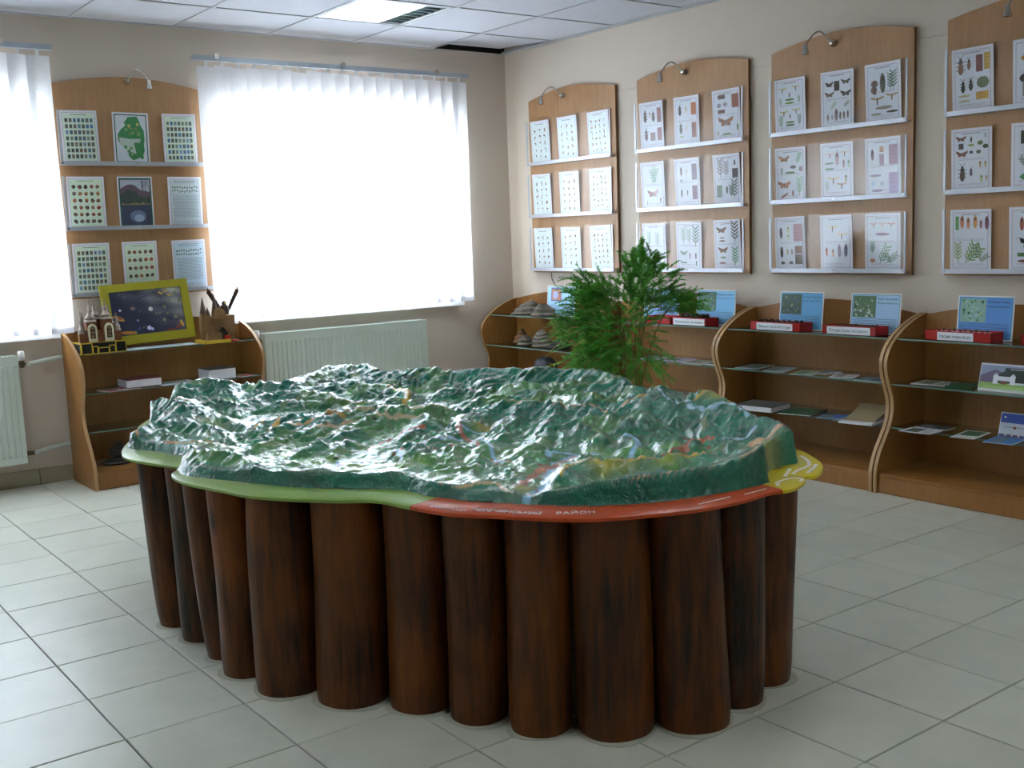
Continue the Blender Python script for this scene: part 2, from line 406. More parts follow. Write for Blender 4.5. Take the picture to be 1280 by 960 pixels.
struct(MB().box(XL, XW - .003, YW - .003, YW, ZC + .006, 2.86).obj('void_shade_strip_1', M['void']))  # dark strip over the upper wall, paints the black of the tile gap
ceiling_lamp(LAMPS[0][0], LAMPS[0][1], 'square louvred fluorescent lamp set in the ceiling before the wide window')
for (a, b) in LAMPS[1:]:
    w = ['over the left window end', 'in the middle of the room', 'above the near floor', 'by the left wall', 'behind the viewer on the right', 'behind the viewer on the left', 'added out of view to brighten the near floor'][LAMPS.index((a, b)) - 1]
    ceiling_lamp(a, b, 'square louvred fluorescent lamp ' + w)

# ---------------------------------------------------------------- vertical blinds
def blind(x0, x1, label, n, parked=None):
    y = YW - .10
    t = thing('vertical_blind', label, 'blind', (x0, y, 2.40))
    L = x1 - x0
    MB().box(-.02, L + .01, -.02, .02, 0, .028).obj('head_rail', M['headrail'], t)
    for bx in (.12, L * .5, L - .25): MB().box(bx - .01, bx + .01, -.012, .10, .028, .034).box(bx - .012, bx + .012, -.03, -.018, .01, .042).obj('bracket', M['chrome'], t)
    pitch = (L - .127) / (n - 1)
    for k in range(n):
        cx = .0635 + k * pitch; a = math.radians(14 + random.uniform(-3, 3)); h = random.uniform(-.006, .006)
        if k in (0, n - 1): a = math.radians(6)
        vs = []; fs = []
        ns = 5
        zs = [-.03, -.5, -1.0, -1.512]
        for zi, z in enumerate(zs):
            sway = random.uniform(-.004, .004)
            for i in range(ns):
                u = (i / (ns - 1) - .5) * .127; bow = .006 * (1 - (2 * i / (ns - 1) - 1) ** 2)
                vs.append((cx + u * math.cos(a) + bow * math.sin(a) + sway, u * math.sin(a) - bow * math.cos(a), z + h))
        for zi in range(len(zs) - 1):
            for i in range(ns - 1):
                q = zi * ns + i; fs.append((q, q + 1, q + ns + 1, q + ns))
        b = MB().add(vs, fs); sl = b.obj('slat', M['fabric'], t, True)
        hv = []
        for dz in (-1.512, -1.545):
            for i in range(ns):
                u = (i / (ns - 1) - .5) * .123; bow = .006 * (1 - (2 * i / (ns - 1) - 1) ** 2)
                hv.append((cx + u * math.cos(a), u * math.sin(a) - bow - .001, dz + h))
        hm = MB().add(hv + [(p[0], p[1] + .004, p[2]) for p in hv], [(i, i + 1, i + 1 + ns, i + ns) for i in range(ns - 1)] + [(i + 2 * ns, i + 3 * ns, i + 1 + 3 * ns, i + 1 + 2 * ns) for i in range(ns - 1)] +
                      [(0, ns, 3 * ns, 2 * ns), (ns - 1, 3 * ns - 1, 4 * ns - 1, 2 * ns - 1)] + [(i + ns, i + 1 + ns, i + 1 + 3 * ns, i + 3 * ns) for i in range(ns - 1)])
        hm.obj('hem_weight', M['hem'], sl)
        MB().box(cx - .008, cx + .008, -.002, .002, -.035, 0).obj('hanger', M['pvc'], sl)
    return t
blind(1.742, 3.688, 'wide white vertical slat blind glowing with daylight between the board and the corner', 19)
blind(-1.03, .918, 'white vertical slat blind cut off by the left edge of the view', 19)

# ---------------------------------------------------------------- radiators and pipes
def radiator(x0, x1, label, valve_side):
    t = thing('radiator', label, 'radiator', (x0, YW, 0)); L = x1 - x0; z0, z1 = .155, .745; yf = -.135
    MB().box(.004, L - .004, -.128, -.04, z0 + .01, z1 - .012).obj('core', M['enamel'], t)
    # ribbed front sheet
    pts = []; n = int(L / .033); p = (L - .03) / n
    front = MB()
    def ring(z, dep): 
        r = [(0, yf)]
        for k in range(n):
            xx = .015 + k * p
            r += [(xx + p * .12, yf - .004), (xx + p * .62, yf - .004), (xx + p * .74, yf + dep), (xx + p * .92, yf + dep)]
        r.append((L, yf)); return [(a, b, z) for a, b in r]
    rows = [[(a, yf - .003, z) for a, b, _ in ring(0, 0)] for z in (z0, z0 + .035)] + [ring(z0 + .045, .003), ring(z1 - .055, .003)] + [[(a, yf - .003, z) for a, b, _ in ring(0, 0)] for z in (z1 - .045, z1)]
    v = sum(rows, []); m_ = len(rows[0]); f = [(r * m_ + i, r * m_ + i + 1, (r + 1) * m_ + i + 1, (r + 1) * m_ + i) for r in range(5) for i in range(m_ - 1)]
    front.add(v, f); front.obj('ribbed_front_panel', M['enamel'], t)
    for sx in (-.002, L - .004): MB().box(sx, sx + .006, yf, -.03, z0, z1 + .004).obj('side_cover', M['enamel'], t)
    gr = MB().box(0, L, yf, yf + .008, z1 - .002, z1 + .006).box(0, L, -.045, -.035, z1 - .002, z1 + .006)
    for k in range(int(L / .02)): gr.box(k * .02, k * .02 + .009, yf + .008, -.045, z1, z1 + .004)
    gr.obj('top_grille', M['enamel'], t)
    for sx in (.2, L - .24): MB().box(sx, sx + .04, -.04, -.002, .3, .6).obj('wall_bracket', M['enamel'], t)
    s = L + .03 if valve_side > 0 else -.03; d = 1 if valve_side > 0 else -1
    vv = MB().tube([(s - d * .03, -.085, .70), (s + d * .02, -.085, .70)], .011, 10).tube([(s, -.085, .68), (s, -.085, .72)], .013, 10).tube([(s - d * .03, -.085, .20), (s + d * .02, -.085, .20)], .013, 10)
    vv.obj('valve', M['brass'], t, True)
    MB().lathe([(.014, .72), (.018, .725), (.018, .765), (.013, .772)], 12, (s, -.085, 0)).obj('thermostat_head', M['pvc'], t, True)
    return t
radiator(2.045, 3.247, 'white ribbed panel radiator under the wide window', -1)
radiator(-.55, .595, 'white ribbed panel radiator cut off by the left edge', 1)
for z, lb in ((.70, 'upper white heating pipe running behind the cabinet from the left radiator'), (.20, 'lower white heating pipe above the skirting, left of the cabinet')):
    pth = [(.66, YW - .085, z), (.70, YW - .06, z), (.76, YW - .028, z + .005), (.84, YW - .019, z + .012), (1.98, YW - .019, z + .012)]
    o = MB().tube(pth, .0125, 10).obj('heating_pipe', M['enamel'], None, True)
    tag(o, lb, 'pipe')

# ---------------------------------------------------------------- cabinets
PROF = [(0, .415), (.10, .415), (.16, .398), (.21, .372), (.265, .335), (.32, .300), (.37, .283), (.42, .278), (.47, .290), (.52, .312), (.57, .330), (.62, .338), (.66, .330), (.70, .305), (.74, .262), (.78, .200), (.81, .135), (.835, .06), (.845, .012)]
def dprof(z):
    for a, b in zip(PROF, PROF[1:]):
        if a[0] <= z <= b[0]: return a[1] + (b[1] - a[1]) * (z - a[0]) / (b[0] - a[0])
    return .02
SH = [.31, .525, .74]
def smooth_prof():
    out = []
    for i in range(len(PROF) - 1):
        p0 = PROF[max(0, i - 1)]; p1 = PROF[i]; p2 = PROF[i + 1]; p3 = PROF[min(len(PROF) - 1, i + 2)]
        for t in (0, .34, .67):
            q = [.5 * (2 * p1[k] + (p2[k] - p0[k]) * t + (2 * p0[k] - 5 * p1[k] + 4 * p2[k] - p3[k]) * t * t + (3 * p1[k] - p0[k] - 3 * p2[k] + p3[k]) * t ** 3) for k in (0, 1)]
            out.append(tuple(q))
    out.append(PROF[-1]); return out
SP = smooth_prof()
def cabinet(loc, rz, Wd, label, group=None):
    """local: x along width 0..Wd, y = -depth (front) .. 0 (wall)"""
    t = thing('display_cabinet', label, 'cabinet', loc, rz, group); th = .018
    poly = [(0.0, 0.0)] + [(-d, z) for z, d in SP] + [(0.0, .848)]
    for sx in (0.0, Wd - th):
        o = MB().prism(poly, 0, sx + .0006, sx + th - .0006).obj('side_panel', M['beech'], t)
        ed = MB()
        nn = len(SP); v = []
        for z, d in SP: v += [(sx, -d - .0012, z), (sx + th, -d - .0012, z), (sx, -d + .001, z), (sx + th, -d + .001, z)]
        f = []
        for i in range(nn - 1):
            a = i * 4; f += [(a, a + 1, a + 5, a + 4), (a + 2, a + 6, a + 7, a + 3), (a, a + 4, a + 6, a + 2), (a + 1, a + 3, a + 7, a + 5)]
        ed.add(v, f).obj('edge_band', M['beech_dark'], o)
    arch = [(th, .02), (Wd - th, .02)] + [(Wd - th - (Wd - 2 * th) * k / 16, .842 + .062 * math.sin(pi * k / 16)) for k in range(17)]
    MB().prism([(a, b) for a, b in arch], 1, -.016, -.004).obj('back_panel', M['beech'], t)
    MB().box(th, Wd - th, -.398, -.016, .082, .098).obj('bottom_board', M['beech'], t)
    MB().box(th, Wd - th, -.404, -.388, .002, .082).obj('plinth', M['beech'], t)
    for z in SH:
        d = min(dprof(z) - .012, .325)
        s = MB().box(th, Wd - th, -d, -.02, z - .006, z).obj('glass_shelf', M['shelfglass'], t)
        MB().box(th, Wd - th, -d - .0015, -d, z - .0065, z + .0005).obj('glass_edge', M['glassedge'], s)
        pg = MB()
        for sx, dd in ((th, .008), (Wd - th - .008, .008)):
            for yy in (-d + .03, -.05): pg.box(sx, sx + dd, yy, yy + .008, z - .012, z - .006)
        pg.obj('shelf_pin', M['chrome'], s)
    return t
cabs = [(3.60, 1.137, 'beech cabinet in the corner with grey bracket fungi on its glass shelves'), (2.463, 1.137, 'beech cabinet directly behind the tall fern'),
        (1.325, 1.086, 'beech cabinet with two red trays and blue cards, right of the fern'), (.239, 1.086, 'beech cabinet at the right edge with a standing calendar on its shelf')]
for y, wd, lb in cabs: cabinet((XW - .002, y - .004, 0), -pi / 2, wd - .008, lb, None)
cabinet((.855, YW - .042, 0), 0, 1.075, 'beech cabinet under the board between the two windows')

# ---------------------------------------------------------------- printed pictures
class Art:
    """flat print: coloured polygons in a u,v plane (metres), thin geometry"""
    def __init__(s, w, h): s.w = w; s.h = h; s.b = MB(); s.z = 0
    def poly(s, pts, c): 
        s.z += .000012; s.b.add([(p[0], p[1], s.z) for p in pts], [tuple(range(len(pts)))], 0, c)
    def rect(s, x0, y0, x1, y1, c): s.poly([(x0, y0), (x1, y0), (x1, y1), (x0, y1)], c)
    def ell(s, x, y, rx, ry, c, a=0, n=10):
        s.poly([(x + rx * math.cos(t) * math.cos(a) - ry * math.sin(t) * math.sin(a), y + rx * math.cos(t) * math.sin(a) + ry * math.sin(t) * math.cos(a)) for t in [2 * pi * k / n for k in range(n)]], c)
    def line(s, x0, y0, x1, y1, w, c):
        dx, dy = x1 - x0, y1 - y0; L = math.hypot(dx, dy) or 1; nx, ny = -dy / L * w / 2, dx / L * w / 2
        s.poly([(x0 + nx, y0 + ny), (x0 - nx, y0 - ny), (x1 - nx, y1 - ny), (x1 + nx, y1 + ny)], c)
    def border(s, mg, c, w=.0014):
        for a in (s.rect,):
            a(mg, mg, s.w - mg, mg + w, c); a(mg, s.h - mg - w, s.w - mg, s.h - mg, c); a(mg, mg, mg + w, s.h - mg, c); a(s.w - mg - w, mg, s.w - mg, s.h - mg, c)
    def words(s, x0, x1, y, hgt, c, rnd=random):
        x = x0
        while x < x1:
            w = rnd.uniform(.004, .014); w = min(w, x1 - x); s.rect(x, y, x + w, y + hgt, c); x += w + .0022
    def beetle(s, x, y, L, c, c2='#3b3028'):
        for k in (-1, 0, 1):
            for sx in (-1, 1): s.line(x, y + k * L * .15, x + sx * L * .3, y + k * L * .25 + L * .05, L * .035, c2)
        for sx in (-1, 1): s.line(x, y + L * .42, x + sx * L * .18, y + L * .68, L * .025, c2)
        s.ell(x, y - L * .1, L * .17, L * .36, c); s.ell(x, y + L * .28, L * .13, L * .12, c2); s.ell(x, y + L * .42, L * .08, L * .07, c2)
        s.line(x, y - L * .42, x, y + L * .18, L * .02, c2)
    def moth(s, x, y, W_, c, c2='#4c3a2c'):
        h = W_ * .5
        for sx in (-1, 1):
            s.poly([(x, y + h * .1), (x + sx * W_ * .5, y + h * .5), (x + sx * W_ * .46, y + h * .05), (x + sx * W_ * .2, y - h * .12)][::sx], c)
            s.poly([(x, y), (x + sx * W_ * .3, y - h * .05), (x + sx * W_ * .32, y - h * .4), (x + sx * W_ * .1, y - h * .42)][::sx], c)
            s.ell(x + sx * W_ * .3, y + h * .18, W_ * .04, W_ * .03, c2)
        s.ell(x, y - h * .08, W_ * .04, h * .34, c2)
    def wasp(s, x, y, W_, c='#c8b48c'):
        for sx in (-1, 1): s.ell(x + sx * W_ * .25, y + W_ * .12, W_ * .24, W_ * .07, c, sx * .25)
        s.ell(x, y - W_ * .05, W_ * .05, W_ * .25, '#6b4a30')
    def grub(s, x, y, L, c, a=0):
        s.ell(x, y, L / 2, L * .09, c, a); s.line(x - L * .4 * math.cos(a), y - L * .4 * math.sin(a) - L * .02, x + L * .4 * math.cos(a), y + L * .4 * math.sin(a) - L * .02, L * .02, '#4a4030')
    def pupa(s, x, y, L, c='#8a5a44'): s.ell(x, y, L * .16, L * .5, c); s.ell(x, y + L * .2, L * .1, L * .12, '#5a4038')
    def sprig(s, x, y, L, c='#5f8f52', n=5, a=pi / 2):
        dx, dy = math.cos(a), math.sin(a); s.line(x, y, x + dx * L, y + dy * L, L * .03, '#5c5a3c')
        for k in range(n):
            t = (k + 1) / (n + .5) * L; px, py = x + dx * t, y + dy * t
            for sg in (-1, 1):
                b = a + sg * .8; s.ell(px + math.cos(b) * L * .17, py + math.sin(b) * L * .17, L * .17, L * .038, c, b)
    def bark(s, x0, y0, x1, y1, c='#8a5c48', c2='#5e4438'):
        s.rect(x0, y0, x1, y1, c)
        for k in range(5):
            y = y0 + (y1 - y0) * (k + .5) / 5; s.line(x0 + (x1 - x0) * .15, y, x0 + (x1 - x0) * random.uniform(.5, .9), y + random.uniform(-.003, .003), .0015, c2)
    def blob(s, x, y, r, c, n=9):
        s.poly([(x + r * random.uniform(.7, 1.1) * math.cos(t), y + r * random.uniform(.7, 1.1) * math.sin(t)) for t in [2 * pi * k / n for k in range(n)]], c)
    def obj(s, parent, mat=None, z=.0006):
        o = s.b.obj('print', mat or M['print'], parent); o.location = (0, 0, z); return o
SW, SHh = .205, .292
BORD = '#a2688a'
def header(A, c='#6c6470', w=.09): A.words(A.w / 2 - w / 2, A.w / 2 + w / 2, A.h - .026, .0035, c)
def art_grid(A, nx, ny, pal, bg='#dfeedd', sm=.7, lines=False):
    A.rect(.012, .012, A.w - .012, A.h - .016, bg); A.border(.012, BORD); header(A)
    x0, x1, y0, y1 = .022, A.w - .022, .022, A.h - .038
    for i in range(nx):
        for j in range(ny):
            cx = x0 + (x1 - x0) * (i + .5) / nx; cy = y0 + (y1 - y0) * (j + .5) / ny; w = (x1 - x0) / nx * sm / 2; h = (y1 - y0) / ny * sm / 2.2
            c = random.choice(pal)
            if lines: 
                A.rect(cx - w * 1.35, cy - h * 1.5, cx + w * 1.35, cy - h * 1.44, '#9fb59c')
                A.blob(cx, cy, min(w, h) * 1.05, c); A.blob(cx, cy - h * .3, min(w, h) * .5, random.choice(pal))
            else:
                A.rect(cx - w, cy - h, cx + w, cy + h, c); A.blob(cx, cy, min(w, h) * .6, random.choice(pal)); 
                A.rect(cx - w * .8, cy - h * 1.35, cx + w * .8, cy - h * 1.22, '#8a948c')
PAL1 = ['#4c5a44', '#6a6458', '#5a7c9c', '#3c4448', '#7a6a50', '#8c9c84', '#4878b4', '#7c5848', '#566c4c', '#88a4c4', '#3a4a38']
PAL2 = ['#6a5240', '#4a4038', '#a87c4c', '#5a5048', '#8c6a48', '#3c3430', '#7c7468', '#b04c3c']
PAL3 = ['#a08c7c', '#8c7468', '#b8a89c', '#7c6c68', '#98806c', '#c0b4b0', '#a8604c']
def art_cols(A, nx, ny, pal):
    A.rect(.012, .012, A.w - .012, A.h - .014, '#e2eef0'); A.border(.014, '#8fb0a4'); header(A)
    for i in range(nx):
        for j in range(ny):
            cx = .022 + (A.w - .044) * (i + .5) / nx; cy = .026 + (A.h - .07) * (j + .5) / ny; c = random.choice(pal)
            for q in range(3): A.blob(cx + random.uniform(-.006, .006), cy + random.uniform(-.008, .010), random.uniform(.004, .008), random.choice(pal) if q else c, 7)
            A.words(cx - .014, cx + .014, cy - .018, .0016, '#a8a8b0')
        if i: A.rect(.022 + (A.w - .044) * i / nx - .0004, .02, .022 + (A.w - .044) * i / nx + .0004, A.h - .035, '#b8c0c4')
def art_text(A, tint='#d5e2e6'):
    A.rect(.012, .012, A.w - .012, A.h - .014, tint); A.border(.012, BORD)
    for k in range(2): A.words(.04, A.w - .04, A.h - .026 - k * .010, .003, '#6c7078')
    for r in range(2):
        for k in range(11): A.blob(.028 + k * .0148, A.h - .062 - r * .022 + random.uniform(-.004, .004), .0062, '#6b7c70', 7)
    for k in range(16):
        A.words(.024 + random.uniform(0, .006), A.w - .022, A.h - .110 - k * .0085, .0028, random.choice(['#6e7a80', '#7c868c', '#8c9298']))
    for c in range(3): 
        for k in range(3): A.words(.024 + c * .056, .070 + c * .056, .032 - k * .0065, .002, '#8c9298')
def frame2(A, bg='#dfe3ee'):
    A.rect(.010, .010, A.w - .010, A.h - .010, bg); A.border(.014, BORD, .0012); A.border(.017, '#b06070', .0007); header(A)
    A.words(.035, A.w - .035, A.h * .52, .002, '#a8a4b4'); A.words(.035, A.w - .035, A.h * .50, .002, '#a8a4b4'); A.words(.035, A.w - .035, .034, .002, '#b08c9c'); A.words(.04, A.w - .05, .028, .002, '#a8a4b4')
def art_map(A):
    A.rect(.010, .010, A.w - .010, A.h - .010, '#2c5c44'); A.rect(.016, .016, A.w - .016, A.h - .016, '#d9dde6')
    pts = [(.42, .93), (.68, .95), (.74, .86), (.78, .76), (.86, .66), (.87, .48), (.84, .36), (.86, .26), (.80, .14), (.70, .10), (.52, .05), (.42, .12), (.38, .2), (.30, .30), (.18, .38), (.12, .48), (.13, .58), (.22, .68), (.34, .75), (.37, .85)]
    A.poly([(p[0] * A.w, p[1] * A.h * .95 + .008) for p in pts], '#3c8c54')
    A.poly([(p[0] * A.w, p[1] * A.h) for p in [(.16, .52), (.45, .49), (.76, .50), (.74, .42), (.56, .42), (.62, .2), (.45, .24), (.36, .2), (.30, .30), (.18, .40)]], '#c2cbc4')
    for k in range(26): A.blob(A.w * random.uniform(.32, .80), A.h * random.choice([random.uniform(.52, .88), random.uniform(.12, .38)]), random.uniform(.004, .012), random.choice(['#3c8c54', '#54a05c', '#7fb070', '#3a8450', '#c8b468']))
    for k in range(7): A.line(A.w * random.uniform(.4, .7), A.h * random.uniform(.55, .85), A.w * random.uniform(.4, .7), A.h * random.uniform(.6, .7), .0016, '#c8a84c')
def art_lake(A):
    A.rect(.008, .008, A.w - .008, A.h - .008, '#1f5a40'); x0, x1, y0, y1 = .016, A.w - .016, .014, A.h - .018
    A.rect(x0, y0, x1, y1, '#b8bccc')
    n = 12; hill = [(x0 + (x1 - x0) * k / n, y0 + (y1 - y0) * (.80 + .10 * math.sin(pi * min(1, k / 8)) - .012 * max(0, k - 6))) for k in range(n + 1)]
    A.poly([(x0, y0 + .10)] + [(x1, y0 + .10)] + hill[::-1], '#6c5468'); 
    A.poly([(x0, y0 + .10), (x1, y0 + .10)] + [(a, b - .03 - random.uniform(0, .008)) for a, b in hill[::-1]], '#3c4a48')
    for k in range(26): xx = random.uniform(x0 + .004, x1 - .01); A.line(xx, y0 + .125, xx + .001, y0 + .15 + random.uniform(0, .025), .003, random.choice(['#23362e', '#2e463a', '#4a5a3c']))
    A.rect(x0, y0, x1, y0 + .118, '#3a4460'); A.rect(x0, y0 + .116, x1, y0 + .122, '#8c7c50')
    for k in range(10): A.blob(random.uniform(x0 + .01, x1 - .01), y0 + .124, .004, '#a88c4c')
    A.ell((x0 + x1) / 2 + .01, y0 + .05, .05, .035, '#6c7c9c'); A.ell((x0 + x1) / 2 + .015, y0 + .04, .03, .022, '#a8b4cc')
    for k in range(8): xx = x1 - .05 + k * .005; A.line(xx, y1 - .005, xx + random.uniform(-.01, .015), y1 - .05 - random.uniform(0, .02), .0022, '#2c2834')
    for k in range(9): A.blob(x1 - random.uniform(.004, .03), y0 + random.uniform(.01, .06), .006, '#3c3034')
# ---- insect sheets: list of drawing calls on the sheet, u,v in fractions
def F(A, items):
    for it in items:
        k, u, v = it[0], it[1] * A.w, it[2] * A.h; a = it[3:]
        if k == 'B': A.beetle(u, v, a[0] * A.h, a[1] if len(a) > 1 else '#4a3a30')
        elif k == 'M': A.moth(u, v, a[0] * A.w, a[1] if len(a) > 1 else '#a8744c')
        elif k == 'W': A.wasp(u, v, a[0] * A.w, a[1] if len(a) > 1 else '#c8b48c')
        elif k == 'G': A.grub(u, v, a[0] * A.w, a[1] if len(a) > 1 else '#7c9c5c', a[2] if len(a) > 2 else 0)
        elif k == 'P': A.pupa(u, v, a[0] * A.h, a[1] if len(a) > 1 else '#8a5a44')
        elif k == 'S': A.sprig(u, v, a[0] * A.h, a[1] if len(a) > 1 else '#5f8f52', 5, a[2] if len(a) > 2 else pi / 2)
        elif k == 'R': A.bark(u - a[0] * A.w / 2, v - a[1] * A.h / 2, u + a[0] * A.w / 2, v + a[1] * A.h / 2, a[2] if len(a) > 2 else '#8a5c58')
        elif k == 'O': A.ell(u, v, a[0] * A.w, a[1] * A.h, a[2])
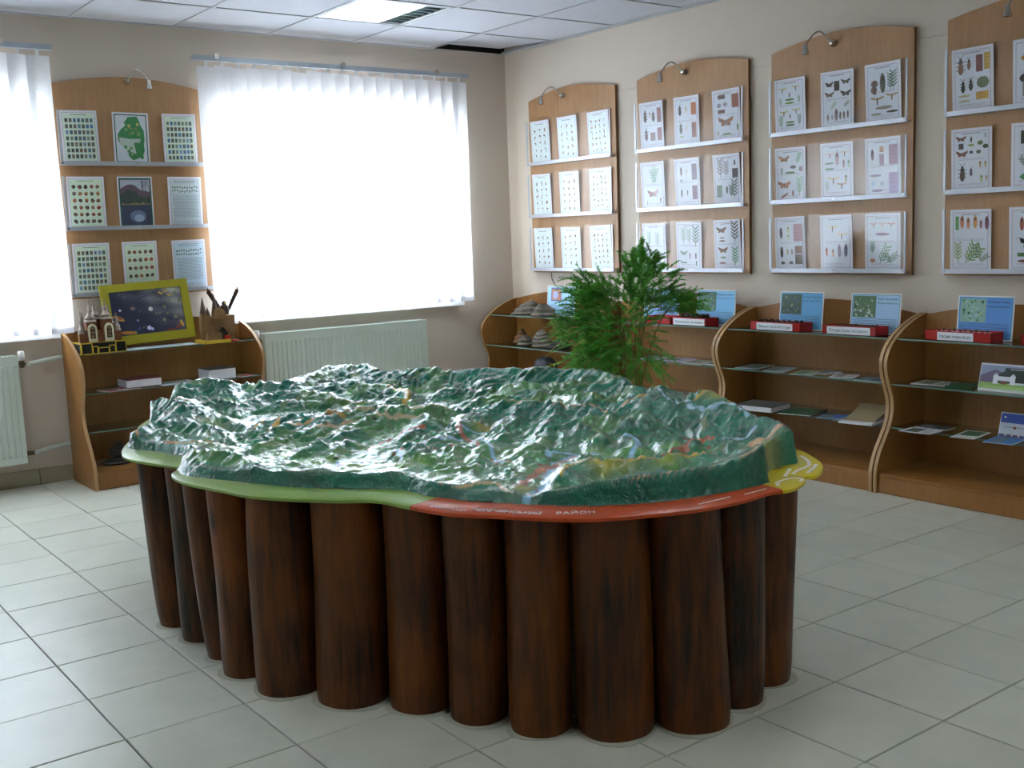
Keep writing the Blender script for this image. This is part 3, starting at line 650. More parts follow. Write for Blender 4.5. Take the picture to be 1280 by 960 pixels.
SH2 = {
 (2, 0, 0): ('printed sheet of two longhorn beetles and bark strips', [('B', .25, .70, .26), ('P', .45, .74, .13, '#c8b890'), ('B', .60, .68, .22), ('R', .84, .76, .16, .2, '#9a6a70'), ('R', .84, .62, .16, .12, '#8c6468'), ('B', .27, .32, .26, '#6a4a58'), ('R', .55, .28, .2, .17, '#7c6468'), ('R', .84, .32, .18, .26, '#a07078')]),
 (2, 0, 1): ('printed sheet of dark beetles beside orange bark pieces', [('B', .25, .72, .22, '#3c3c34'), ('P', .5, .74, .12, '#c8b070'), ('R', .8, .74, .2, .24, '#b86a34'), ('B', .27, .36, .22, '#3a4038'), ('G', .5, .36, .2, '#c8b490', 1), ('R', .8, .32, .18, .3, '#8c5048'), ('O', .3, .2, .08, .02, '#8cb474')]),
 (2, 0, 2): ('printed sheet of a broad brown moth below bark rings', [('R', .35, .86, .26, .08, '#6c5450'), ('O', .25, .70, .08, .045, '#8a8c98'), ('O', .48, .71, .08, .045, '#9c98a0'), ('R', .84, .76, .24, .26, '#9c5844'), ('R', .33, .58, .26, .07, '#7a4c40'), ('M', .48, .38, .55, '#94644e'), ('G', .5, .14, .35, '#7c9c60'), ('P', .18, .17, .1, '#c8a890'), ('P', .9, .25, .14, '#5c7c50')]),
 (2, 1, 0): ('printed sheet with a large green leaf sprig over a small pink moth', [('S', .5, .52, .34, '#7ca890', 1.2), ('S', .65, .55, .3, '#84ac94', 2.0), ('M', .5, .34, .46, '#b88c94'), ('P', .25, .15, .08, '#9c94a4'), ('P', .82, .18, .14, '#b09ca0')]),
 (2, 1, 1): ('printed sheet of oval beetles and mauve bark blocks', [('P', .28, .74, .2, '#7c6874'), ('P', .5, .72, .12, '#c8bcb4'), ('R', .80, .72, .2, .32, '#8c7084'), ('O', .28, .55, .06, .03, '#848494'), ('P', .27, .3, .17, '#706874'), ('P', .5, .3, .13, '#8fa090'), ('R', .80, .3, .2, .28, '#8c7084')]),
 (2, 1, 2): ('printed sheet of dark twigs with a black square of bark', [('S', .28, .55, .34, '#8c7c84'), ('S', .5, .56, .28, '#7c6c74'), ('R', .82, .62, .2, .18, '#4c484c'), ('B', .82, .82, .12), ('R', .22, .28, .2, .24, '#6c7c70'), ('P', .5, .3, .16, '#6c6470'), ('S', .78, .12, .34, '#3c5848'), ('S', .66, .14, .24, '#4c6858')]),
 (2, 2, 0): ('pale sheet behind the top of the fern', [('S', .3, .5, .3, '#b4ccb8'), ('S', .65, .5, .28, '#b4c8c0'), ('S', .3, .12, .28, '#b8a8c4'), ('S', .65, .1, .28, '#8cb898')]),
 (2, 2, 1): ('pale sheet of thin plant stems above grey moths', [('S', .3, .56, .3, '#98b0a0'), ('S', .52, .56, .28, '#a0b4a8'), ('S', .78, .5, .38, '#6c8c84'), ('M', .3, .36, .3, '#94a49c'), ('P', .55, .3, .14, '#b0a0b0'), ('P', .78, .3, .14, '#a06c74'), ('G', .3, .16, .3, '#8cac94'), ('P', .8, .15, .12, '#7ca08c')]),
 (2, 2, 2): ('printed sheet of two brown moths with a dark branch and green sprig', [('M', .3, .80, .38, '#8c6450'), ('G', .32, .64, .2, '#8c5c44'), ('G', .32, .58, .25, '#7c5444'), ('S', .8, .54, .38, '#5c4c40'), ('M', .34, .40, .36, '#8c6450'), ('G', .34, .25, .24, '#5c8c5c'), ('G', .3, .14, .25, '#8c5c44'), ('S', .78, .08, .34, '#4c9458')]),
 (3, 0, 0): ('printed sheet of thin wasps and green caterpillars', [('W', .27, .80, .3, '#d0c890'), ('W', .7, .82, .3, '#d0c8a0'), ('P', .5, .70, .1, '#4c5458'), ('G', .5, .62, .32, '#5c8c4c'), ('G', .5, .56, .32, '#6c9c50'), ('S', .2, .52, .12), ('S', .8, .54, .12), ('W', .3, .38, .3, '#d0bc80'), ('W', .7, .40, .3, '#d0bc80'), ('P', .5, .32, .09, '#5c4c44'), ('G', .5, .21, .32, '#5c8c4c'), ('G', .5, .16, .32, '#4c7c44'), ('S', .2, .12, .2, '#4c8c44'), ('S', .8, .14, .18, '#4c5c40')]),
 (3, 0, 1): ('printed sheet of four dark moths around a square of bark', [('M', .27, .78, .26, '#5c5048'), ('R', .5, .74, .16, .17, '#3c3c34'), ('M', .77, .80, .28, '#54443c'), ('M', .27, .60, .28, '#7c6454'), ('M', .77, .60, .32, '#3c3838'), ('S', .3, .34, .16, '#a8b48c', .8), ('S', .7, .36, .14, '#6c8460', .7), ('P', .22, .2, .12, '#8c7468'), ('P', .35, .2, .09, '#94806c'), ('P', .48, .24, .22, '#7c6c70'), ('P', .6, .22, .14, '#6c5c54'), ('P', .71, .22, .14, '#7c6c5c'), ('P', .83, .23, .14, '#8c7c7c')]),
 (3, 0, 2): ('printed sheet of a gall branch above two winged insects', [('O', .27, .66, .1, .06, '#6c5854'), ('O', .25, .56, .09, .06, '#7c645c'), ('R', .27, .6, .08, .24, '#6a5448'), ('P', .5, .66, .34, '#5c6458'), ('S', .80, .52, .3, '#54705c'), ('S', .72, .52, .26, '#4c6454'), ('W', .34, .38, .42, '#b89c74'), ('W', .75, .42, .36, '#b89c74'), ('G', .52, .25, .5, '#a0948c'), ('G', .3, .15, .32, '#9c9c8c'), ('G', .75, .17, .34, '#54443c')]),
 (3, 1, 0): ('printed sheet of two orange moths with green leaves', [('M', .3, .80, .36, '#b07850'), ('S', .72, .70, .2, '#5ca864', 1.2), ('O', .6, .64, .1, .03, '#5c3c44'), ('O', .85, .60, .06, .05, '#8c5c70'), ('S', .22, .5, .12, '#4c8c4c'), ('G', .5, .54, .34, '#4c7444'), ('M', .3, .32, .42, '#b06c48'), ('G', .3, .12, .3, '#7c4434', .5), ('P', .58, .16, .12, '#7c5048'), ('S', .8, .12, .3, '#84bc94')]),
 (3, 1, 1): ('pale sheet of pinkish flies and small ovals', [('W', .3, .78, .3, '#dcc8b8'), ('P', .52, .72, .26, '#b08c98'), ('W', .75, .8, .3, '#dcc8b0'), ('P', .72, .62, .15, '#b07884'), ('P', .87, .62, .15, '#a8c4ac'), ('G', .28, .64, .3, '#7ca48c'), ('G', .28, .54, .3, '#6c947c'), ('W', .4, .34, .4, '#d4c4a8'), ('W', .65, .24, .34, '#cca894'), ('P', .78, .36, .16, '#c4b8a0'), ('S', .2, .14, .16, '#a0b8b0')]),
 (3, 1, 2): ('printed sheet of mauve bark blocks and small round grubs', [('P', .22, .72, .2, '#84687c'), ('R', .48, .8, .12, .1, '#c09078'), ('R', .48, .62, .13, .2, '#9c7494'), ('R', .8, .70, .24, .34, '#a4809c'), ('G', .3, .36, .34, '#9c84ac'), ('O', .22, .22, .06, .04, '#a8c4dc'), ('O', .48, .22, .06, .04, '#a8b4cc'), ('G', .34, .1, .34, '#8c7ca4'), ('R', .8, .22, .26, .36, '#b094c4')]),
 (3, 2, 0): ('printed sheet of dark beetles beside brown wood blocks', [('P', .22, .70, .22, '#4c343c'), ('P', .46, .76, .14, '#c8c894'), ('P', .46, .62, .13, '#c8cc98'), ('R', .78, .70, .3, .32, '#b48c94'), ('P', .22, .34, .22, '#2c2428'), ('P', .42, .34, .12, '#b09c6c'), ('P', .56, .34, .12, '#a08c60'), ('R', .78, .38, .24, .14, '#8c6458'), ('R', .78, .2, .24, .18, '#5c5040'), ('O', .25, .14, .07, .03, '#3c3838'), ('O', .52, .14, .07, .03, '#3c3838')]),
 (3, 2, 1): ('pale sheet of two flies above four banded pupae', [('W', .4, .76, .36, '#dccca8'), ('W', .68, .62, .36, '#e0d0a8'), ('P', .2, .34, .18, '#c88c7c'), ('P', .4, .32, .16, '#c8a084'), ('P', .6, .36, .24, '#8c7ca0'), ('P', .8, .36, .24, '#6c6488')]),
 (3, 2, 2): ('printed sheet of pink flies above a leafy branch', [('W', .25, .80, .22, '#d88c8c'), ('W', .5, .80, .22, '#d8a08c'), ('W', .75, .80, .22, '#d88c8c'), ('G', .5, .64, .42, '#a07c9c'), ('S', .22, .30, .2, '#4c8c74'), ('O', .22, .18, .08, .035, '#c88c70'), ('S', .42, .12, .34, '#6c9c7c', 1.1), ('S', .6, .14, .26, '#5c8c6c', .6), ('S', .75, .14, .2, '#4c7c5c', 2.2)]),
 (4, 0, 0): ('printed sheet of striped beetles beside yellow bark', [('B', .22, .72, .28, '#7c5434'), ('B', .42, .74, .18, '#8c5c3c'), ('R', .67, .74, .16, .26, '#74403c'), ('R', .85, .76, .14, .26, '#c8a44c'), ('B', .27, .40, .2, '#2c2c2c'), ('B', .46, .42, .2, '#2c2c30'), ('O', .75, .44, .15, .09, '#5c6444'), ('R', .73, .24, .3, .12, '#c89c44'), ('G', .3, .26, .3, '#d0c090'), ('G', .3, .18, .3, '#d0c8a0')]),
 (4, 0, 1): ('printed sheet with an orange and green flower, cut off at the right', [('S', .35, .56, .3, '#5c8c54'), ('O', .3, .72, .12, .04, '#c88c34'), ('O', .4, .64, .1, .035, '#c8a03c'), ('S', .5, .56, .32, '#4c8448', 1.2), ('O', .35, .42, .2, .08, '#3c3430'), ('R', .35, .26, .24, .22, '#7c8484'), ('B', .75, .4, .2)]),
 (4, 1, 0): ('printed sheet of small brown moths and many seed pods', [('M', .25, .84, .26, '#7c4c3c'), ('R', .25, .72, .12, .09, '#3c3034'), ('M', .27, .60, .3, '#7c4c3c'), ('P', .5, .82, .1, '#4c3834'), ('O', .5, .73, .08, .02, '#8ca45c'), ('O', .72, .76, .07, .035, '#7c8c64'), ('O', .85, .70, .07, .035, '#4c5c3c'), ('O', .5, .62, .05, .025, '#4c4c64'), ('O', .68, .62, .06, .03, '#6c645c'), ('S', .85, .82, .08), ('B', .28, .28, .26, '#5c4840'), ('B', .5, .3, .14, '#6c6478'), ('P', .72, .42, .12, '#d0b484'), ('P', .85, .42, .12, '#d0b894'), ('P', .75, .2, .13, '#b0c880'), ('P', .88, .2, .1, '#d8b48c')]),
 (4, 1, 1): ('printed sheet of dark bark and round leaves, cut off at the right', [('R', .42, .78, .4, .2, '#3c4038'), ('G', .5, .58, .3, '#a86040'), ('S', .45, .34, .2, '#4c8454', 1.2), ('S', .35, .34, .16, '#3c7444', 2.2), ('O', .5, .18, .3, .07, '#3c8c54')]),
 (4, 2, 0): ('printed sheet of orange larvae above tufts of grass', [('R', .18, .78, .08, .22, '#5c9c54'), ('P', .3, .8, .22, '#c87c5c'), ('P', .45, .78, .2, '#d08c74'), ('P', .62, .8, .22, '#c88c4c'), ('P', .76, .76, .15, '#8c5c6c'), ('P', .9, .78, .22, '#7c4c6c'), ('S', .2, .14, .3, '#9cb474'), ('S', .38, .14, .34, '#84a464', 1.1), ('S', .42, .14, .34, '#7ca45c', .8), ('S', .75, .18, .26, '#6c8c5c', 1.9), ('S', .72, .16, .18, '#5c7444', .6)]),
 (4, 2, 1): ('printed sheet of a large brown fly above a black winged insect, cut off at the right', [('P', .3, .74, .22, '#9c4c3c'), ('M', .5, .44, .5, '#2c2c34'), ('R', .35, .26, .3, .06, '#4c9c54'), ('G', .4, .16, .4, '#7c4434'), ('S', .8, .6, .2)]),
}
def sheet(parent_t, name, label, group, u, z0, draw, tilt, fr):
    """fr: (origin, axis_u, axis_n) frame of the wall; u along wall"""
    O, U, Nn = fr
    w, h = SW + random.uniform(-.003, .003), SHh
    sh = MB().box(0, w, 0, h, -.0012, 0).obj(name, M['paper'])
    A = Art(w, h); draw(A); A.obj(sh)
    lean = math.radians(2.5)
    mat = Matrix((U, Vector((0, 0, 1)), Nn)).transposed().to_4x4()
    mat.translation = O + U * u + Vector((0, 0, z0)) + Nn * .030
    mat = mat @ Matrix.Rotation(tilt, 4, 'Z') @ Matrix.Rotation(lean, 4, 'X')
    # lean forward: top nearer the viewer, kept behind the acrylic
    sh.matrix_world = mat
    tag(sh, label, 'poster', group)
    return sh
ROWN = ['top', 'middle', 'bottom']; COLN = ['left', 'centre', 'right']
TRZ = [1.79, 1.425, 1.05]
def board(k, fr, Wb, name_phrase, lamp_u, lamp_side):
    O, U, Nn = fr; rot = Matrix((U, Nn.cross(U) if False else Vector((0, 0, 1)), Nn)).transposed()
    bw = M['board']
    t = thing('display_board', 'arched beech display board with clear pockets, ' + name_phrase, 'board')
    base = Matrix((U, -Nn, Vector((0, 0, 1)))).transposed().to_4x4(); base.translation = O; t.matrix_world = base
    # local: x along, y into the wall (negative = toward the room), z up
    arc = [(Wb - Wb * i / 20, 2.235 + .055 * math.sin(pi * i / 20)) for i in range(21)]
    MB().prism([(0, 1.035), (Wb, 1.035)] + arc, 1, -.022, -.004).obj('backboard', bw, t)
    ed = MB(); prof = [(0, 1.035), (Wb, 1.035)] + arc
    for sx in (-.0012, Wb): MB().box(sx, sx + .0012, -.0225, -.0035, 1.035, 2.235).obj('edge_band', M['boardedge'], t)
    for r, z in enumerate(TRZ):
        MB().box(.012, Wb - .012, -.060, -.022, z - .004, z).box(.012, Wb - .012, -.063, -.059, z - .004, z + .018).obj('bottom_rail', M['alu'], t)
        MB().box(.010, .022, -.063, -.058, z, z + .30).obj('side_rail', M['alu'], t)
        MB().box(Wb - .018, Wb - .010, -.063, -.058, z, z + .30).obj('side_rail', M['alu'], t)
        ac = MB().box(.0165, Wb - .0165, -.0585, -.0565, z + .0005, z + .305).obj('clear_pocket', M['acrylic'], t)
        sc = MB()
        for sx in (.025, Wb / 2, Wb - .025): sc.lathe([(.003, -.0645), (.003, -.063)], 8, (sx, 0, z + .008), R=None) if False else sc.box(sx - .003, sx + .003, -.0645, -.063, z + .005, z + .011)
        sc.obj('screw', M['chrome'], t)
    return t
def lampgoose(fr, u, z, label, side):
    O, U, Nn = fr
    t = thing('picture_lamp', label, 'lamp', group='picture lamps over the boards')
    base = Matrix((U, -Nn, Vector((0, 0, 1)))).transposed().to_4x4(); base.translation = O + U * u + Vector((0, 0, z)); t.matrix_world = base
    R = Matrix.Rotation(pi / 2, 3, 'X')
    MB().lathe([(.020, 0), (.020, .006), (.016, .012), (.010, .03), (.0, .032)], 16, (0, -.0225, 0), R=R).obj('base', M['chrome'], t, True)
    # arm arcs up, toward the room and down
    pts = []
    for i in range(13):
        a = i / 12
        pts.append((side * .085 * a, -.05 - .10 * a, .0 + .062 * math.sin(pi * min(1, a * 1.02)) - .02 * a + .012 * a))
    MB().tube(pts, .0045, 8).obj('arm', M['chrome'], t, True)
    ex, ey, ez = pts[-1]
    MB().lathe([(.004, .016), (.012, .012), (.014, -.012), (.020, -.034), (.021, -.038), (.010, -.038), (.010, -.030)], 16, (ex, ey, ez - .008)).obj('lamp_head', M['chrome'], t, True)
    return t
BN = ['nearest the room corner', 'second from the room corner', 'third from the corner', 'cut off at right']
BSHORT = ['of the corner board', 'of the second board', 'of the third board', 'of the rightmost board']
fW = (Vector((.925, YW, 0)), Vector((1, 0, 0)), Vector((0, -1, 0)))
board(0, fW, .875, 'on the window wall between the two blinds', 0, 1)
lampgoose(fW, .425, 2.265, 'small chrome gooseneck lamp over the board between the windows', 1)
def R_frame(y0): return (Vector((XW, y0, 0)), Vector((0, -1, 0)), Vector((-1, 0, 0)))
RB = [(3.345, .90), (2.240, .90), (1.172, .875), (.118, .90)]
# window-wall sheets
WS = {(0, 0): ('sheet of square thumbnails under a bright lamp reflection', lambda A: art_grid(A, 7, 7, PAL1)), (0, 1): ('green district map sheet in a dark green frame', art_map), (0, 2): ('sheet of square thumbnails with a blue middle, beside the wide blind', lambda A: art_grid(A, 7, 7, PAL1 + ['#4878b4'] * 2)),
      (1, 0): ('sheet of small wood fungi drawn in a five column table', lambda A: art_grid(A, 5, 6, PAL2, '#dcecd8', .75, True)), (1, 1): ('dark photograph sheet of a lake below a wooded hill', art_lake), (1, 2): ('dense printed text sheet with a row of tree symbols, middle row', lambda A: art_text(A, '#c8d4d8')),
      (2, 0): ('sheet of square thumbnails in the lowest pocket by the left blind', lambda A: art_grid(A, 7, 7, PAL1)), (2, 1): ('sheet of small specimens half hidden by the yellow frame', lambda A: art_grid(A, 5, 5, PAL2, '#dcecd8', .75, True)), (2, 2): ('pale blue text sheet with tree symbols, behind the corner of the yellow frame', lambda A: art_text(A, '#cfe2f0'))}
for (r, c), (lb, fn) in WS.items():
    u = [.035, .318, .612][c]; sheet(None, 'poster', lb, 'sheets on the board between the windows', u, TRZ[r] + .007, fn, random.uniform(-.02, .02) + (.012 if c == 0 else 0), fW)
for k, (y0, Wb) in enumerate(RB):
    fr = R_frame(y0)
    board(k + 1, fr, Wb, BN[k], 0, 1)
    lu = {0: .30, 1: .33, 2: .325, 3: .36}[k]
    lampgoose(fr, lu + .085, 2.232, 'small chrome gooseneck lamp at the top ' + BSHORT[k], -1)
    for r in range(3):
        for c in range(3):
            u = [.035, .33, .645][c] if Wb > .88 else [.032, .335, .612][c]
            if k == 3 and c == 2: continue
            if k == 0:
                nx, ny = [(3, 5), (3, 5), (4, 6)][c]
                what = ['of brown mushrooms, left,', 'of dark mushrooms, centre,', 'of faint tiny pictures, right,'][c]
                lb = 'sheet %s, %s row %s' % (what, ROWN[r], BSHORT[k]); fn = (lambda nx, ny: (lambda A: art_cols(A, nx, ny, PAL3 if nx > 3 else PAL3[:4] + ['#6c4c40', '#8c3c34'])))(nx, ny)
            else:
                nm, items = SH2[(k + 1, r, c)]
                lb = nm.replace('printed sheet', 'sheet').replace(', cut off at the right', '') + (', %s %s' % (ROWN[r], BSHORT[k])) ; lb = lb if len(lb.split()) <= 16 else lb.replace(' of the ', ', '); fn = (lambda it: (lambda A: (frame2(A), F(A, it))))(items)
            sheet(None, 'poster', lb, 'sheets on the right wall boards', u, TRZ[r] + .007, fn, random.uniform(-.016, .016) - (.012 if c == 1 else 0), fr)
# thin cable between the boards
for a, b, z, lb in ((2.44, 2.24, 2.20, 'thin cable strung between the two boards nearest the corner'), (1.34, 1.17, 2.19, 'thin cable strung between the second and third boards'), (.297, .118, 2.18, 'thin cable strung between the third and the rightmost board')):
    tag(MB().tube([(XW - .004, a, z), (XW - .004, (a + b) / 2, z - .004), (XW - .004, b, z - .002)], .0018, 6).obj('cable', M['cable']), lb, 'cable')
tag(MB().tube([(XW - .004, 3.17, 1.036), (XW - .006, 3.165, .99), (XW - .004, 3.14, .95)], .0022, 6).obj('cable', M['textdark']), 'short dark cable hanging below the board nearest the corner', 'cable')

# ---------------------------------------------------------------- relief map table
table = thing('relief_map_table', 'large glossy green mountain relief map table on a ring of brown upright logs', 'table', (0, 0, 0))
ZR = .605
near = [(.338, .942), (.325, .835), (.357, .687), (.395, .575), (.415, .515), (.352, .484), (.327, .393), (.335, .273), (.372, .117), (.397, .007), (.463, -.114), (.551, -.231), (.63, -.312), (.658, -.441), (.693, -.571), (.767, -.68), (.863, -.82), (.952, -.899), (1.063, -.955), (1.187, -1.0), (1.32, -1.016), (1.43, -1.008), (1.50, -1.024), (1.57, -1.007), (1.623, -.977), (1.64, -.955), (1.68, -.968), (1.777, -.919), (1.856, -.838), (1.922, -.73)]
far = [(1.93, -.66), (1.98, -.45), (2.08, -.12), (2.22, .25), (2.36, .62), (2.27, .92), (2.12, 1.15), (1.97, 1.38), (1.8, 1.62), (1.55, 1.83), (1.25, 1.99), (1.02, 2.08), (.91, 2.03), (.76, 1.77), (.585, 1.50), (.52, 1.32), (.40, 1.10)]
ctrl = near + far; NN = len(ctrl); NEAR = len(near)
def catmull(P, sub=5):
    out = []
    n = len(P)
    for i in range(n):
        p0, p1, p2, p3 = P[i - 1], P[i], P[(i + 1) % n], P[(i + 2) % n]
        for k in range(sub):
            t = k / sub
            out.append(tuple(.5 * (2 * p1[q] + (p2[q] - p0[q]) * t + (2 * p0[q] - 5 * p1[q] + 4 * p2[q] - p3[q]) * t * t + (3 * p1[q] - p0[q] - 3 * p2[q] + p3[q]) * t ** 3) for q in (0, 1)))
    return out
rim = catmull(ctrl, 5); NR = len(rim)
def inset(poly, fn):
    n = len(poly); out = []
    for i, p in enumerate(poly):
        a = poly[(i - 4) % n]; b = poly[(i + 4) % n]; dx, dy = b[0] - a[0], b[1] - a[1]; L = math.hypot(dx, dy) or 1
        d = fn(i); out.append((p[0] - dy / L * d, p[1] + dx / L * d))
    return out
area = sum(rim[i][0] * rim[(i + 1) % NR][1] - rim[(i + 1) % NR][0] * rim[i][1] for i in range(NR))
sgn = 1 if area > 0 else -1
relc = [(.383, 1.02), (.434, .878), (.475, .756), (.478, .663), (.394, .539), (.361, .42), (.394, .305), (.446, .188), (.498, .059), (.574, -.049), (.655, -.14), (.715, -.21), (.745, -.301), (.752, -.384), (.788, -.473), (.84, -.55), (.888, -.66), (.959, -.73), (1.036, -.812), (1.124, -.872), (1.272, -.918), (1.418, -.94), (1.505, -.940), (1.53, -.925), (1.60, -.862), (1.68, -.825), (1.76, -.838), (1.80, -.80), (1.86, -.70), (1.94, -.45), (2.04, -.12), (2.18, .25), (2.31, .61), (2.23, .90), (2.09, 1.12), (1.94, 1.35), (1.78, 1.58), (1.54, 1.79), (1.25, 1.95), (1.04, 2.03), (.95, 1.99), (.80, 1.75), (.62, 1.47), (.56, 1.32), (.44, 1.10)]
relp = catmull(relc, 3)
inn = inset(rim, lambda i: sgn * (.115 if i < NEAR * 5 else .07))
def rimcol(i):
    s = i / 5
    if s < 13 or s > 40: return '#7f9c4a'
    if s < 21.6: return '#b2461c'
    if s < 30.5: return '#c9b41e'
    return '#2a7a50'
RM = MB()
lip = [(0, -.011), (-.004, -.003), (-.0, .0)]
outer2 = inset(rim, lambda i: sgn * .006)
for i in range(NR):
    j = (i + 1) % NR; c = rimcol(i)
    o0, o1 = rim[i], rim[j]; q0, q1 = outer2[i], outer2[j]; n0, n1 = inn[i], inn[j]
    RM.add([(o0[0], o0[1], ZR - .012), (o1[0], o1[1], ZR - .012), (o1[0], o1[1], ZR - .004), (o0[0], o0[1], ZR - .004), (q1[0], q1[1], ZR), (q0[0], q0[1], ZR), (n1[0], n1[1], ZR), (n0[0], n0[1], ZR), (n1[0], n1[1], ZR - .012), (n0[0], n0[1], ZR - .012)],
           [(0, 1, 2, 3), (3, 2, 4, 5), (5, 4, 6, 7), (1, 0, 9, 8)], 0, c)
RM.obj('painted_rim', M['rim'], table, True)
MB().prism(inn, 2, ZR - .03, ZR - .012).obj('base_board', M['beech_dark'], table)
# white contour strokes on the yellow corner
def whorl(pts):
    P = [Vector((a, b, ZR + .0006)) for a, b in pts]; q = []
    for k in range(len(P) - 1):
        p0, p1, p2, p3 = P[max(0, k - 1)], P[k], P[k + 1], P[min(len(P) - 1, k + 2)]
        for t in (0, .25, .5, .75): q.append(.5 * (2 * p1 + (p2 - p0) * t + (2 * p0 - 5 * p1 + 4 * p2 - p3) * t * t + (3 * p1 - p0 - 3 * p2 + p3) * t ** 3))
    MB().ribbon([(v.x, v.y) for v in q], 2, ZR, ZR + .0008, .011).obj('white_contour', M['textwhite'], table)
whorl([(1.50, -.99), (1.53, -.962), (1.585, -.955), (1.60, -.975), (1.57, -.992)])
whorl([(1.64, -.925), (1.69, -.905), (1.76, -.888), (1.82, -.835), (1.865, -.77)])
whorl([(1.68, -.945), (1.75, -.915), (1.80, -.885)])
whorl([(1.60, -.93), (1.65, -.90), (1.70, -.87)])

X0, X1, Y0, Y1 = .28, 2.42, -1.06, 2.08; ST = .0066
nx = int((X1 - X0) / ST); ny = int((Y1 - Y0) / ST)
gx = np.linspace(X0, X1, nx); gy = np.linspace(Y0, Y1, ny); GX, GY = np.meshgrid(gx, gy)
RP = np.array(relp)
def sdist(px, py, P):
    """signed distance (positive inside) to polygon"""
    d2 = np.full(px.shape, 1e9); ins = np.zeros(px.shape, bool); n = len(P)
    for i in range(n):
        a = P[i]; b = P[(i + 1) % n]; e = b - a; L2 = (e ** 2).sum() + 1e-12
        t = np.clip(((px - a[0]) * e[0] + (py - a[1]) * e[1]) / L2, 0, 1)
        dd = (px - a[0] - t * e[0]) ** 2 + (py - a[1] - t * e[1]) ** 2; d2 = np.minimum(d2, dd)
        if a[1] != b[1]:
            c = ((a[1] > py) != (b[1] > py)) & (px < (b[0] - a[0]) * (py - a[1]) / (b[1] - a[1]) + a[0]); ins ^= c
    return np.where(ins, 1, -1) * np.sqrt(d2)
rs = np.random.RandomState(11)
def vn(x, y, sc, seed):
    r = np.random.RandomState(seed); T_ = r.rand(64, 64); x = x / sc + 13.7; y = y / sc + 31.2
    xi = np.floor(x).astype(int); yi = np.floor(y).astype(int); fx = x - xi; fy = y - yi
    fx = fx * fx * fx * (fx * (fx * 6 - 15) + 10); fy = fy * fy * fy * (fy * (fy * 6 - 15) + 10)
    a = T_[yi % 64, xi % 64]; b = T_[yi % 64, (xi + 1) % 64]; c = T_[(yi + 1) % 64, xi % 64]; d = T_[(yi + 1) % 64, (xi + 1) % 64]
    return (a * (1 - fx) + b * fx) * (1 - fy) + (c * (1 - fx) + d * fx) * fy
def ridge(x, y, sc, seed): return 1 - np.abs(2 * vn(x, y, sc, seed) - 1)
SD = sdist(GX, GY, RP)
